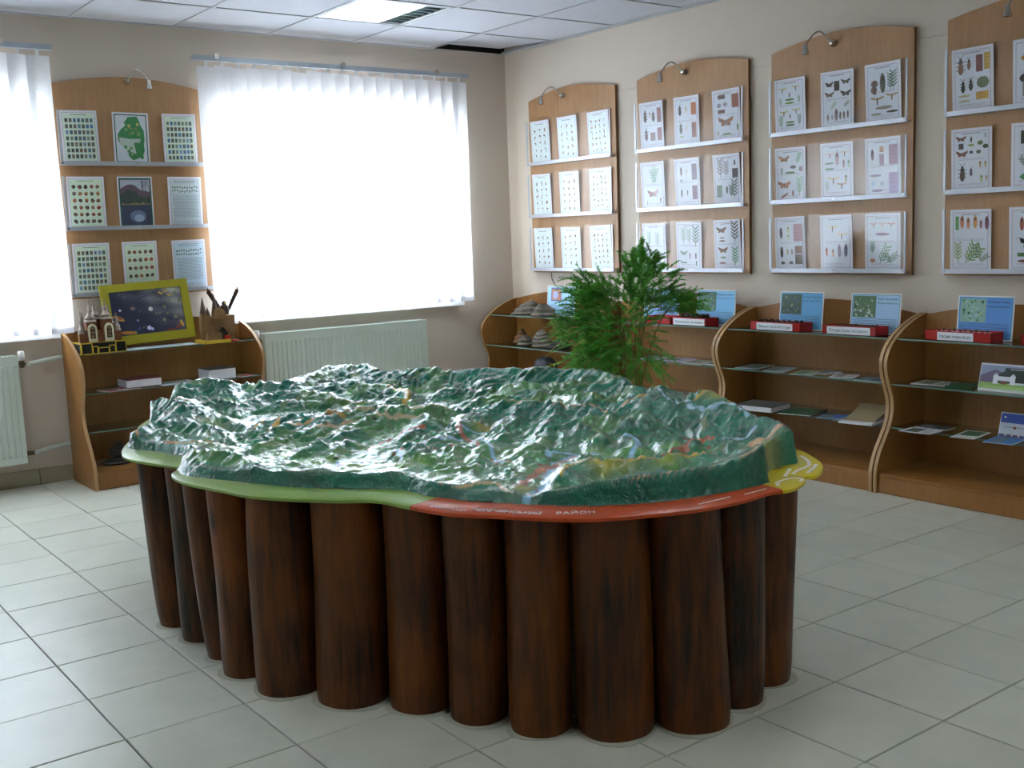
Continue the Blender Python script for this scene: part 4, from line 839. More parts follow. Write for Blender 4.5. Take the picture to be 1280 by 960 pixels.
RIDGES = [[(0.865,-0.67,0.012),(0.886,-0.702,0.035),(0.918,-0.723,0.05),(1.004,-0.782,0.062),(1.075,-0.827,0.068),(1.235,-0.897,0.072),(1.351,-0.94,0.075),(1.419,-0.925,0.082),(1.51,-0.909,0.095),(1.566,-0.908,0.098),(1.681,-0.882,0.092)],[(1.041,-0.606,0.05),(1.216,-0.539,0.056),(1.283,-0.635,0.05),(1.385,-0.661,0.052),(1.493,-0.715,0.055),(1.58,-0.745,0.07),(1.658,-0.784,0.09)],[(1.714,-0.09,0.06),(1.82,-0.048,0.105),(1.874,-0.052,0.125),(1.943,-0.072,0.145),(1.904,-0.151,0.125),(1.894,-0.269,0.115),(1.882,-0.31,0.115)],[(1.882,-0.31,0.115),(1.939,-0.301,0.135),(1.962,-0.317,0.145),(1.971,-0.364,0.14),(1.915,-0.449,0.125),(1.82,-0.615,0.115),(1.795,-0.7,0.115),(1.775,-0.762,0.11),(1.719,-0.837,0.1),(1.681,-0.882,0.092)],[(1.869,-0.293,0.115),(1.756,-0.346,0.075),(1.623,-0.386,0.045)],[(1.913,-0.45,0.12),(1.782,-0.489,0.08),(1.682,-0.513,0.05)],[(1.925,-0.09,0.14),(1.729,-0.203,0.09),(1.595,-0.248,0.045)],[(1.844,-0.084,0.12),(1.709,-0.124,0.07),(1.551,-0.157,0.04)],[(1.787,-0.691,0.115),(1.725,-0.681,0.08),(1.677,-0.626,0.05)],[(0.737,0.754,0.05),(0.823,0.801,0.065),(0.952,0.801,0.075),(1.0,0.671,0.08),(1.083,0.636,0.085),(1.222,0.527,0.085),(1.31,0.449,0.085),(1.489,0.398,0.08),(1.594,0.291,0.09),(1.66,0.139,0.1),(1.698,0.007,0.1),(1.684,-0.083,0.08),(1.628,-0.185,0.06)],[(1.648,0.125,0.1),(1.47,-0.046,0.065),(1.304,-0.176,0.035)],[(1.594,0.291,0.09),(1.446,0.147,0.06),(1.267,-0.011,0.04)],[(1.686,-0.006,0.1),(1.543,-0.134,0.06),(1.413,-0.217,0.035)],[(1.685,0.08,0.1),(1.528,-0.069,0.06),(1.326,-0.241,0.03)],[(1.3,0.433,0.085),(1.155,0.288,0.06),(0.997,0.163,0.035)],[(1.477,0.382,0.08),(1.348,0.3,0.07),(1.25,0.196,0.058),(1.097,0.099,0.045),(1.004,0.076,0.035)],[(1.172,0.558,0.085),(1.022,0.47,0.065),(0.88,0.383,0.045)],[(1.0,0.671,0.08),(0.889,0.545,0.06),(0.724,0.486,0.035)],[(0.952,0.801,0.075),(0.823,0.693,0.06),(0.685,0.592,0.035)],[(0.414,0.483,0.052),(0.446,0.382,0.056),(0.5,0.294,0.055),(0.488,0.196,0.046),(0.514,0.065,0.042),(0.602,-0.042,0.044),(0.674,-0.149,0.044),(0.769,-0.249,0.044),(0.751,-0.327,0.036),(0.786,-0.435,0.034),(0.859,-0.483,0.034),(0.895,-0.501,0.033),(0.886,-0.592,0.012)],[(0.734,0.506,0.05),(0.596,0.457,0.028)],[(0.783,0.309,0.055),(0.666,0.237,0.03)],[(0.863,0.282,0.055),(0.74,0.121,0.03)],[(0.965,0.029,0.06),(0.844,-0.089,0.032)],[(0.965,0.029,0.06),(0.916,-0.154,0.035)],[(1.057,-0.054,0.055),(0.97,-0.161,0.035)],[(1.117,-0.122,0.045),(1.0,-0.243,0.03)],[(1.253,-0.213,0.055),(1.099,-0.349,0.03)],[(1.229,-0.283,0.05),(1.201,-0.375,0.03)],[(0.87,-0.226,0.036),(0.984,-0.307,0.03),(1.017,-0.42,0.03)],[(1.459,-0.282,0.055),(1.37,-0.4,0.045),(1.289,-0.456,0.045)],[(1.545,-0.339,0.05),(1.419,-0.491,0.05)],[(1.582,-0.499,0.065),(1.492,-0.571,0.05)],[(1.609,-0.49,0.06),(1.577,-0.572,0.05)],[(0.406,1.017,0.055),(0.5,1.115,0.06),(0.633,1.091,0.06),(0.649,0.847,0.045),(0.631,0.669,0.03)],[(0.379,0.965,0.045),(0.439,0.788,0.045),(0.493,0.724,0.04)],[(0.5,1.006,0.058),(0.49,0.859,0.04)],[(0.596,1.404,0.1),(0.647,1.406,0.1),(0.682,1.317,0.095),(0.67,1.152,0.07)],[(0.706,1.219,0.08),(0.748,1.011,0.06),(0.749,0.84,0.035)],[(0.682,1.317,0.095),(0.776,1.5,0.085),(0.94,1.318,0.06)],[(0.869,1.783,0.11),(0.975,1.813,0.11),(1.043,1.716,0.1),(1.012,1.554,0.055)],[(0.885,1.229,0.05),(1.077,1.409,0.075),(1.202,1.309,0.08),(1.269,1.187,0.07)],[(1.199,1.649,0.11),(1.258,1.529,0.11),(1.458,1.656,0.1)],[(1.462,1.745,0.1),(1.554,1.72,0.115),(1.614,1.673,0.12),(1.663,1.571,0.115),(1.646,1.433,0.105)],[(1.646,1.433,0.105),(1.711,1.329,0.11),(1.804,1.276,0.108),(1.887,1.205,0.112),(2.012,1.131,0.112),(2.109,1.02,0.114),(2.24,0.84,0.114),(2.308,0.651,0.114),(2.266,0.513,0.105),(2.142,0.297,0.1),(2.087,0.171,0.095)],[(1.333,1.451,0.08),(1.483,1.363,0.085),(1.567,1.23,0.08),(1.556,1.046,0.07),(1.496,0.907,0.05)],[(1.272,0.981,0.06),(1.419,0.915,0.065)],[(1.727,1.223,0.07),(1.871,1.12,0.07),(2.031,0.919,0.08)],[(1.697,0.923,0.065),(1.877,0.828,0.07),(2.073,0.639,0.085),(2.27,0.609,0.09)],[(1.684,0.674,0.06),(1.903,0.536,0.07),(2.054,0.415,0.08),(2.15,0.33,0.08)],[(1.896,0.476,0.07),(1.921,0.24,0.08)],[(0.991,1.789,0.06),(1.111,1.716,0.06)],[(1.022,1.268,0.055),(1.15,1.162,0.06),(1.282,1.067,0.06)]]
wgx = GX + .035 * (vn(GX, GY, .13, 61) - .5) + .016 * (vn(GX, GY, .05, 62) - .5); wgy = GY + .035 * (vn(GX, GY, .13, 63) - .5) + .016 * (vn(GX, GY, .05, 64) - .5)
def skel(slope):
    best = np.full(GX.shape, .022)
    for P in RIDGES:
        for a, b in zip(P, P[1:]):
            ex, ey = b[0] - a[0], b[1] - a[1]; t = np.clip(((wgx - a[0]) * ex + (wgy - a[1]) * ey) / (ex * ex + ey * ey + 1e-12), 0, 1)
            d = np.sqrt((wgx - a[0] - t * ex) ** 2 + (wgy - a[1] - t * ey) ** 2 + .006 ** 2) - .006
            best = np.maximum(best, a[2] + (b[2] - a[2]) * t - slope * d)
    return best
base = .75 * skel(.50) + .25 * skel(.28)
wx = GX + .07 * (vn(GX, GY, .17, 1) - .5) + .03 * (vn(GX, GY, .07, 2) - .5); wy = GY + .07 * (vn(GX, GY, .17, 3) - .5) + .03 * (vn(GX, GY, .07, 4) - .5)
# stretch ridges so that they run in long spurs
ca, sa = math.cos(.55), math.sin(.55); ux = (wx * ca + wy * sa); uy = (-wx * sa + wy * ca) * 1.5
r1 = ridge(ux, uy, .30, 5); r2 = ridge(wx, wy, .15, 6); r3 = ridge(ux * 1.0, uy, .075, 7); r4 = ridge(wx, wy, .038, 8)
RN = .34 * r1 ** 1.2 + .28 * r2 * (.4 + .6 * r1) + .24 * r3 + .14 * r4
RN = RN - RN[SD > 0].mean()
fine = np.clip((SD - .006) / .07, 0, 1)
H = base + RN * .040 * np.clip(base / .07, .5, 1.2) * (.35 + .65 * fine) + (.0075 * (ridge(wx, wy, .026, 9) - .5) + .013 * (ridge(ux * .55, uy * 1.5, .05, 10) - .5)) * np.clip(base / .04, 0, 1) * fine
LINES = [('#86b8d6',0.011,0.02,[(0.864,-0.665),(0.93,-0.619),(0.998,-0.589),(1.086,-0.494),(1.218,-0.376),(1.332,-0.34),(1.337,-0.419)]),('#7fb0d0',0.006,0,[(1.277,0.237),(1.274,0.17),(1.345,0.141),(1.452,0.21)]),('#9cc8dc',0.008,0,[(1.845,-0.323),(1.854,-0.351),(1.849,-0.42),(1.901,-0.425),(1.893,-0.478),(1.868,-0.527),(1.817,-0.611)]),('#9cc8dc',0.006,0,[(1.707,-0.6),(1.708,-0.641),(1.725,-0.681),(1.761,-0.681)]),('#9cc8dc',0.005,0,[(1.941,-0.078),(1.901,-0.154),(1.877,-0.247),(1.875,-0.301)]),('#86b8d6',0.009,0,[(1.228,-0.318),(1.286,-0.271),(1.31,-0.296),(1.337,-0.326)]),('#86b8d6',0.008,0,[(1.533,-0.325),(1.544,-0.358),(1.475,-0.46),(1.382,-0.52)]),('#86b8d6',0.007,0,[(1.571,-0.468),(1.601,-0.48),(1.625,-0.508)]),('#86b8d6',0.006,0,[(0.708,0.036),(0.758,0.102),(0.861,-0.061),(0.965,0.119),(1.253,0.069),(1.095,-0.226),(1.098,-0.264)]),('#c2a032',0.007,0,[(1.029,-0.622),(1.131,-0.551),(1.208,-0.531),(1.258,-0.561),(1.283,-0.635),(1.385,-0.661),(1.493,-0.715)]),('#b98c3c',0.008,0,[(0.863,0.711),(0.973,0.676),(1.045,0.626)]),('#c2a032',0.008,0,[(0.761,0.775),(0.82,0.822),(0.886,0.86),(0.822,0.744),(0.734,0.686)]),('#c2a032',0.012,0,[(1.578,1.194),(1.55,1.036),(1.514,0.935),(1.346,0.764)]),('#b98c3c',0.008,0,[(0.431,1.078),(0.409,0.953),(0.449,0.864),(0.552,0.794),(0.59,0.746),(0.597,0.623)]),('#b59a4a',0.006,0,[(1.723,-0.089),(1.82,-0.048),(1.874,-0.052),(1.943,-0.072)]),('#c2a84a',0.006,0,[(1.882,-0.31),(1.939,-0.301),(1.962,-0.317),(1.971,-0.364),(1.915,-0.449)]),('#c8a070',0.006,0,[(0.918,-0.723),(1.004,-0.782),(1.075,-0.827),(1.235,-0.897),(1.351,-0.94),(1.419,-0.925),(1.51,-0.909)]),('#b0a078',0.007,0,[(1.0,0.671),(1.083,0.636),(1.222,0.527),(1.31,0.449),(1.489,0.398),(1.594,0.291),(1.66,0.139),(1.698,0.007),(1.684,-0.083)]),('#b0a078',0.01,0,[(0.911,0.555),(1.044,0.566),(1.144,0.509),(1.251,0.41)]),('#9c5a40',0.01,0,[(1.277,0.237),(1.228,0.127),(1.195,-0.011),(1.14,-0.11)]),('#9c5a40',0.01,0,[(0.904,0.208),(0.992,0.282),(1.091,0.314),(1.175,0.294)]),('#9c6040',0.008,0,[(1.034,0.027),(1.078,-0.0),(1.07,-0.07)]),('#a8623c',0.013,0,[(0.94,-0.557),(1.055,-0.474),(1.134,-0.42),(1.233,-0.393),(1.32,-0.346)]),('#a8623c',0.01,0,[(1.467,-0.579),(1.533,-0.581),(1.64,-0.545),(1.682,-0.573)]),('#c09468',0.012,0,[(1.588,-0.799),(1.667,-0.777),(1.755,-0.779)]),('#c0a878',0.006,0,[(0.75,-0.266),(0.745,-0.337),(0.8,-0.366),(0.785,-0.437),(0.889,-0.509),(0.875,-0.606)])]
def pdist(poly):
    d2 = np.full(GX.shape, 1e9)
    P = []
    for i in range(len(poly) - 1):
        p0 = poly[max(0, i - 1)]; p1 = poly[i]; p2 = poly[i + 1]; p3 = poly[min(len(poly) - 1, i + 2)]
        for t in (0, .25, .5, .75): P.append(tuple(.5 * (2 * p1[k] + (p2[k] - p0[k]) * t + (2 * p0[k] - 5 * p1[k] + 4 * p2[k] - p3[k]) * t * t + (3 * p1[k] - p0[k] - 3 * p2[k] + p3[k]) * t ** 3) for k in (0, 1)))
    P.append(poly[-1]); wob = .012 * (vn(GX, GY, .05, 21) - .5); wx_ = GX + wob; wy_ = GY + .012 * (vn(GX, GY, .05, 22) - .5)
    for a, b in zip(P, P[1:]):
        ex, ey = b[0] - a[0], b[1] - a[1]; t = np.clip(((wx_ - a[0]) * ex + (wy_ - a[1]) * ey) / (ex * ex + ey * ey + 1e-12), 0, 1)
        d2 = np.minimum(d2, (wx_ - a[0] - t * ex) ** 2 + (wy_ - a[1] - t * ey) ** 2)
    return np.sqrt(d2)
dists = [pdist(l[3]) for l in LINES]
for (c, w, dep, p), d in zip(LINES, dists):
    if dep: H = H - dep * np.exp(-(d / .035) ** 2) * np.clip(H / .05, 0, 1)
H = np.clip(H, .010, None)
edge = np.clip(SD / .016, 0, 1); edge = edge * edge * (3 - 2 * edge)
Z = ZR + .0005 + H * edge - np.where(SD < 0, .003, 0)
Z += .0012 * (vn(GX, GY, .012, 30) - .5) * edge
def L3(h): return np.array(lin(h)[:3])
Cc = np.zeros(GX.shape + (3,)); Cc[:] = L3('#08644b')
n1 = vn(GX, GY, .09, 41)[..., None]; n2 = vn(GX, GY, .03, 42)[..., None]
Cc = Cc * (.78 + .45 * n1) 
def blend(mask, col): 
    global Cc
    mm = np.clip(mask, 0, 1)[..., None]; Cc = Cc * (1 - mm) + L3(col) * mm
inner = np.clip((SD - .03) / .02, 0, 1)
low = np.clip((.060 - H) / .03, 0, 1) * inner
blend(low * .35, '#3f8a40')
blend(np.clip((vn(GX, GY, .13, 44) - .66) / .1, 0, 1) * .5 * inner, '#5c8c3c')
blend(np.clip((r1 + r2 - 1.78) / .12, 0, 1) * .30 * inner, '#9aa45c')
BLOBS = [(1.951,-0.345,0.05,'#8a8c2c'),(1.366,0.202,0.06,'#8a8c34'),(1.288,1.01,0.1,'#6c8c34'),(1.365,1.016,0.08,'#5c8a24'),(0.693,0.137,0.1,'#5f8f2f'),(0.763,0.01,0.06,'#6a8f2f'),(0.647,0.352,0.09,'#5f8f3a'),(0.849,-0.081,0.06,'#6c8c30'),(0.919,-0.106,0.06,'#5f8f34'),(0.933,-0.583,0.05,'#8c9048'),(1.236,-0.586,0.09,'#9a9420'),(1.374,-0.672,0.06,'#7c9428'),(1.653,-0.818,0.07,'#8c9450'),(0.382,0.491,0.05,'#7a8c50'),(1.435,-0.509,0.07,'#4f8a3c'),(1.526,-0.554,0.05,'#5f9a4c'),(1.354,-0.382,0.06,'#4f8a3c'),(1.104,-0.305,0.06,'#4f8040'),(1.093,1.899,0.08,'#b09a78')]
for hx, hy, rr, cc in BLOBS:
    blend(np.exp(-((GX - hx) ** 2 + (GY - hy) ** 2) / (rr * .8) ** 2) * 1.1 * (.4 + .8 * vn(GX, GY, .04, 50)), cc)
# pale ridge line along the crest next to the border wall
blend(np.clip(1 - np.abs(SD - .022) / .006, 0, 1) * .35 * np.clip((vn(GX, GY, .12, 51) - .35) / .1, 0, 1), '#a89a6a')
for (c, w, dep, p), d in zip(LINES, dists): blend(np.clip((w - d) / .004 + .5, 0, 1) * .92 * np.clip((SD - (.0 if dep else .018)) / .005, 0, 1), c)
# little red settlement dots beside the valleys
rr_ = np.random.RandomState(5)
for k in range(70):
    l = LINES[[0, 8, 22, 8, 23][rr_.randint(5)]][3]; i = rr_.randint(len(l) - 1); t = rr_.rand()
    x = l[i][0] * (1 - t) + l[i + 1][0] * t + rr_.normal(0, .022); y = l[i][1] * (1 - t) + l[i + 1][1] * t + rr_.normal(0, .022)
    blend(np.clip((.007 - np.hypot(GX - x, GY - y)) / .003 + .5, 0, 1) * .85, '#8c3c28')
for x, y in ((.74, .12), (1.62, -.02), (1.32, -.78), (1.7, .2), (1.1, .5), (1.0, 1.1), (1.45, .55)):
    blend(np.clip((.007 - np.hypot((GX - x) / 1.6, GY - y)) / .003, 0, 1), '#14201c')
keep = SD > -.008
idx = -np.ones(GX.shape, int)
cell = keep[:-1, :-1] & keep[1:, :-1] & keep[:-1, 1:] & keep[1:, 1:]
use = np.zeros(GX.shape, bool); use[:-1, :-1] |= cell; use[1:, :-1] |= cell; use[:-1, 1:] |= cell; use[1:, 1:] |= cell
idx[use] = np.arange(use.sum())
vs = np.stack([GX[use], GY[use], Z[use]], 1)
a = idx[:-1, :-1][cell]; b = idx[:-1, 1:][cell]; c = idx[1:, 1:][cell]; d = idx[1:, :-1][cell]
fs = np.stack([a, b, c, d], 1)
me = D.meshes.new('relief'); me.vertices.add(len(vs)); me.vertices.foreach_set('co', vs.ravel()); me.loops.add(fs.size); me.loops.foreach_set('vertex_index', fs.ravel().astype(np.int32))
me.polygons.add(len(fs)); me.polygons.foreach_set('loop_start', np.arange(0, fs.size, 4, dtype=np.int32)); me.polygons.foreach_set('use_smooth', np.ones(len(fs), bool)); me.update()
at = me.color_attributes.new('Col', 'FLOAT_COLOR', 'POINT'); at.data.foreach_set('color', np.concatenate([Cc[use], np.ones((len(vs), 1))], 1).ravel())
me.materials.append(M['relief']); mkobj('painted_relief', me, table)

# lettering on the red rim
def rimtext(s, x, y, ang, size, width):
    mw = Matrix.Translation((x, y, ZR + .0008)) @ Matrix.Rotation(ang, 4, 'Z')
    return text('rim_lettering', s, size, M['textwhite'], table, mw, .0006, width)
rimtext('ПЕРЕЧИНСЬКИЙ', .742, -.602, math.atan2(-.160, .100), .030, .19)
rimtext('РАЙОН', .873, -.790, math.atan2(-.062, .080), .032, .10)
sm_ = MB()
for (x, y, an, n_) in ((1.36, -.988, .02, 7), (1.20, -.975, -.03, 9), (.69, -.50, -1.2, 9)):
    for k in range(n_): 
        xx = x + k * .013 * math.cos(an); yy = y + k * .013 * math.sin(an); sm_.box(xx, xx + .008, yy, yy + .006, ZR, ZR + .001)
sm_.obj('small_lettering', M['textwhite'], table)

# logs
LG = [((.457, .812), .075, .05), ((.468, .613), .076, .05), ((.452, .402), .060, .045), ((.453, .224), .080, .045), ((.497, .030), .100, .03), ((.610, -.165), .108, .03), ((.735, -.340), .095, .025), ((.806, -.512), .084, .02), ((.895, -.677), .086, .01), ((1.033, -.815), .103, .01), ((1.215, -.92), .100, .01), ((1.400, -.907), .080, .012), ((1.578, -.855), .085, .02),
      ((1.70, -.72), .085, .02), ((1.75, -.55), .085, .02), ((1.80, -.37), .088, .02), ((1.86, -.19), .09, .02), ((1.93, -.01), .09, .02), ((2.00, .16), .09, .02), ((2.07, .33), .085, .02), ((2.13, .51), .09, .02), ((2.13, .70), .09, .02), ((2.04, .86), .09, .02), ((1.94, 1.02), .09, .02), ((1.84, 1.18), .09, .02), ((1.73, 1.34), .09, .02), ((1.60, 1.48), .09, .02), ((1.45, 1.60), .09, .02), ((1.28, 1.70), .09, .02), ((1.10, 1.77), .085, .02), ((.95, 1.66), .085, .02), ((.86, 1.49), .09, .02), ((.76, 1.33), .09, .02), ((.65, 1.18), .085, .02), ((.55, 1.02), .085, .03)]
cxm, cym = 1.2, .3
for n_, ((x, y), R, fl) in enumerate(LG):
    lg = D.objects
    dx, dy = x - cxm, y - cym
    if n_ < 5: dx, dy = -1, 0
    L = math.hypot(dx, dy); dx /= L; dy /= L
    dr = min(math.hypot(x - p[0], y - p[1]) for p in rim); fl = min(fl, max(.022 if n_ == 1 else -.02, dr - R * 1.03 - .010))
    v = []; f = []; NS = 28; NZ = 13
    ph = random.uniform(0, 9)
    for iz in range(NZ):
        t = iz / (NZ - 1); z = t * (ZR - .013)
        ox = dx * fl * t + .004 * math.sin(ph + 4 * t); oy = dy * fl * t + .004 * math.cos(ph + 3 * t)
        for k in range(NS):
            a_ = 2 * pi * k / NS
            r = R * (1 + .018 * math.sin(2 * a_ + ph) + .012 * math.sin(3 * a_ + ph * 2 + 2 * t) + .008 * math.sin(5 * a_ + 5 * t + ph)) * (1.0 - .02 * t)
            if iz == 0: r -= .004
            zz = z if iz else 0
            v.append((ox + r * math.cos(a_), oy + r * math.sin(a_), zz))
    for iz in range(NZ - 1):
        for k in range(NS): f.append((iz * NS + k, iz * NS + (k + 1) % NS, (iz + 1) * NS + (k + 1) % NS, (iz + 1) * NS + k))
    f.append(tuple(range(NS))[::-1]); f.append(tuple(range((NZ - 1) * NS, NZ * NS)))
    lo = MB().add(v, f).obj('log', M['log'], table, True, (x, y, 0))
    if n_ < 14:
        ring = []; k0 = 20
        for k in range(k0): a_ = 2 * pi * k / k0; ring.append((( R + .012 + .006 * math.sin(3 * a_ + ph)) * math.cos(a_), (R + .012 + .006 * math.sin(3 * a_ + ph)) * math.sin(a_)))
        MB().prism(ring, 2, .0004, .0022).obj('caulk_ring', M['caulk'], lo)

# ---------------------------------------------------------------- fern
fern = thing('potted_fern', 'tall feathery green asparagus fern in a pot in front of the corner cabinets', 'plant', (3.08, 1.27, 0))
MB().lathe([(.10, 0), (.115, .02), (.15, .24), (.165, .25), (.168, .285), (.150, .29), (.145, .26), (.0, .26)], 28).obj('pot', M['pot'], fern, True)
MB().lathe([(.142, .258), (.144, .266), (.0, .272)], 20).obj('soil', M['soil'], fern, True)
ra = Vector((.797, -.603, 0)); rb = Vector((.603, .797, 0))
rp = random.Random(3)
blobs = [(-.07, .87, .19, .18, .20, 120), (-.20, .80, .12, .12, .22, 75), (.09, 1.02, .15, .14, .13, 75), (.20, .93, .11, .10, .07, 34), (-.17, .63, .11, .10, .11, 40), (.02, .66, .16, .12, .11, 36), (-.20, 1.0, .11, .12, .09, 42), (.05, 1.14, .09, .08, .06, 22), (.27, .92, .06, .05, .04, 12), (-.30, .84, .06, .06, .1, 16)]
FO = MB(); 
def needle_branch(p, dr, L, dens=1.0):
    """feathery branchlet: flat tiers of fine needles"""
    n = int(L / .0011 * dens); side = dr.cross(Vector((0, 0, 1)));
    side = side.normalized() if side.length > .01 else Vector((1, 0, 0)); up = side.cross(dr).normalized()
    FO.add([p + side * .0007, p - side * .0007, p + dr * L], [(0, 1, 2)])
    for k in range(n):
        t = (k + rp.random()) / n; q = p + dr * (L * t); q.z -= .04 * t * t * L / .1 * .6
        a_ = rp.uniform(-1.2, 1.2) + (0 if rp.random() < .5 else pi)
        d = (side * math.cos(a_) + up * math.sin(a_) * .55 + dr * rp.uniform(.3, .9)).normalized(); ln = rp.uniform(.012, .026) * (1.1 - .6 * t)
        w = d.cross(Vector((rp.uniform(-1, 1), rp.uniform(-1, 1), rp.uniform(-1, 1))));
        w = w.normalized() * .0013 if w.length > .01 else Vector((.0013, 0, 0))
        FO.add([q - w, q + w, q + d * ln + w * .4, q + d * ln - w * .4], [(0, 1, 2, 3)])
tips = []
for (a_, z, sa_, sb, sz, n) in blobs:
    for k in range(int(n * 1.9)):
        while True:
            u_, v_, w_ = rp.uniform(-1, 1), rp.uniform(-1, 1), rp.uniform(-1, 1)
            if u_ * u_ + v_ * v_ + w_ * w_ < 1: break
        c = ra * (a_ + u_ * sa_) + rb * (v_ * sb) + Vector((0, 0, z + w_ * sz))
        out = Vector((c.x, c.y, (c.z - .75) * .6)); out = out.normalized() if out.length > .01 else Vector((0, 0, 1))
        d = (out + Vector((rp.uniform(-.6, .6), rp.uniform(-.6, .6), rp.uniform(-.5, .4)))).normalized()
        needle_branch(c, d, rp.uniform(.07, .13)); tips.append(c)
fo = FO.obj('foliage', M['leaf'], fern); fo['kind'] = 'stuff'
for k in range(15):
    tgt = tips[rp.randrange(len(tips))]; b0 = Vector((rp.uniform(-.04, .04), rp.uniform(-.04, .04), .26))
    mid = Vector((tgt.x * .35, tgt.y * .35, max(tgt.z * .9, .7))); pts = []
    for i in range(9):
        t = i / 8; pts.append(b0 * (1 - t) ** 2 + mid * (2 * t * (1 - t)) + tgt * t * t)
    MB().tube(pts, [.0042 - .0028 * i / 8 for i in range(9)], 6).obj('stem', M['stem'], fern, True)
for (aa, zz, lab) in ((-.62, .50, 'yellow-green trailing frond'), (-.45, .66, 'thin bare arching stem')):
    tgt = ra * aa + Vector((0, 0, zz)) + rb * .05; pts = []
    mid = ra * (aa * .5) + Vector((0, 0, zz + .30)); b0 = Vector((-.02, .0, .45))
    for i in range(13):
        t = i / 12; pts.append(b0 * (1 - t) ** 2 + mid * (2 * t * (1 - t)) + tgt * t * t)
    fr_ = MB().tube(pts, .0016, 5)
    if 'frond' in lab:
        for i in range(8, 13):
            for q in range(5):
                for sg in (-1, 1):
                    p = pts[i]; d = (ra * sg * .5 + rb * rp.uniform(-.5, .5) + Vector((0, 0, rp.uniform(-.5, .5)))).normalized() * .022; fr_.add([p, p + d * .5 + Vector((0, 0, .004)), p + d, p + d * .5 - Vector((0, 0, .004))], [(0, 1, 2, 3)])
    o = fr_.obj('trailing_stem', M['leafy'], fern); o['label'] = lab

# ---------------------------------------------------------------- bracket fungi and dark dome
def fungus(x, y, z, w, d, h, mat, label, rz=0, lay=4, lean=0.0, grp='bracket fungi on the corner cabinet'):
    rr = random.Random(label); v = []; f = []; NS = 26; rows = []
    prof = []
    for i in range(lay * 3 + 1):
        t = i / (lay * 3); t = 1 - (1 - t) ** 1.6; rad = (math.sqrt(max(0, 1 - t ** 2.4)) * .75 + .25 * (1 - t)) * (1 + .12 * math.sin(i * 2.1)) if i else .86
        prof.append((max(rad, .10), t))
    p1 = rr.uniform(0, 6); p2 = rr.uniform(0, 6)
    for (r, t) in prof:
        for k in range(NS):
            a_ = 2 * pi * k / NS; q = r * (1 + .12 * math.sin(2 * a_ + p1) + .08 * math.sin(3 * a_ + p2 + t * 2) + .03 * rr.uniform(-1, 1))
            v.append((q * w / 2 * math.cos(a_) + lean * t * w, q * d / 2 * math.sin(a_), t * h * (1 + .08 * math.sin(a_ * 2 + p2))))
    n = len(prof)
    for i in range(n - 1):
        for k in range(NS): f.append((i * NS + k, i * NS + (k + 1) % NS, (i + 1) * NS + (k + 1) % NS, (i + 1) * NS + k))
    f.append(tuple(range(NS))[::-1]); f.append(tuple(range((n - 1) * NS, n * NS)))
    o = MB().add(v, f).obj('bracket_fungus', mat, None, True, (x, y, z)); o.rotation_euler = (0, 0, rz)
    return tag(o, label, 'fungus', grp)
G1, G2, G3 = SH[2] + .001, SH[1] + .001, SH[0] + .001
FR = -.65
fungus(3.935, 3.265, G1, .235, .15, .100, M['fungus'], 'long grey layered bracket fungus at the left end of the top shelf', FR, 4, .18)
fungus(3.882, 3.00, G1, .165, .105, .085, M['fungus'], 'grey bracket fungus leaning by the pale card on the top shelf', FR, 3)
fungus(3.98, 3.40, G2, .11, .10, .105, M['fungus_brown'], 'small brown capped bracket fungus at the left of the middle shelf', FR, 4, .1)
fungus(3.90, 3.24, G2, .125, .10, .072, M['fungus'], 'low pale grey bracket fungus beside the brown one', FR, 3)
fungus(3.90, 3.05, G2, .155, .12, .115, M['fungus'], 'tall cone shaped grey bracket fungus in the middle of the shelf', FR, 5)
fungus(3.90, 2.85, G2, .15, .10, .068, M['fungus_dark'], 'low dark bracket fungus partly behind the fern leaves', FR, 3)
dome = fungus(3.90, 3.02, G3, .17, .17, .155, M['darkdome'], 'dark smooth dome with a pale seam on the low shelf', 0, 5, 0, None)
dome.name = 'dark_dome'; dome['category'] = 'specimen'
if 'group' in dome: del dome['group']
me = dome.data
for v in me.vertices:
    v.co.z = min(v.co.z, .1545); t = v.co.z / .155; rr = math.sqrt(max(.0, 1 - ((v.co.z - .072) / .0826) ** 2)) * .085; a_ = math.atan2(v.co.y, v.co.x); v.co.x = rr * math.cos(a_); v.co.y = rr * math.sin(a_)
MB().tube([( -.05 * math.cos(t) - .012, .05 * math.cos(t) * .0 - math.sqrt(max(0, .085 ** 2 - (.05 * math.cos(t)) ** 2)) * math.cos(t * .5) * .6, .155 * math.sin(t) * .86 + .004) for t in [i * pi / 20 for i in range(2, 10)]], .003, 6).obj('seam', M['seam'], dome)

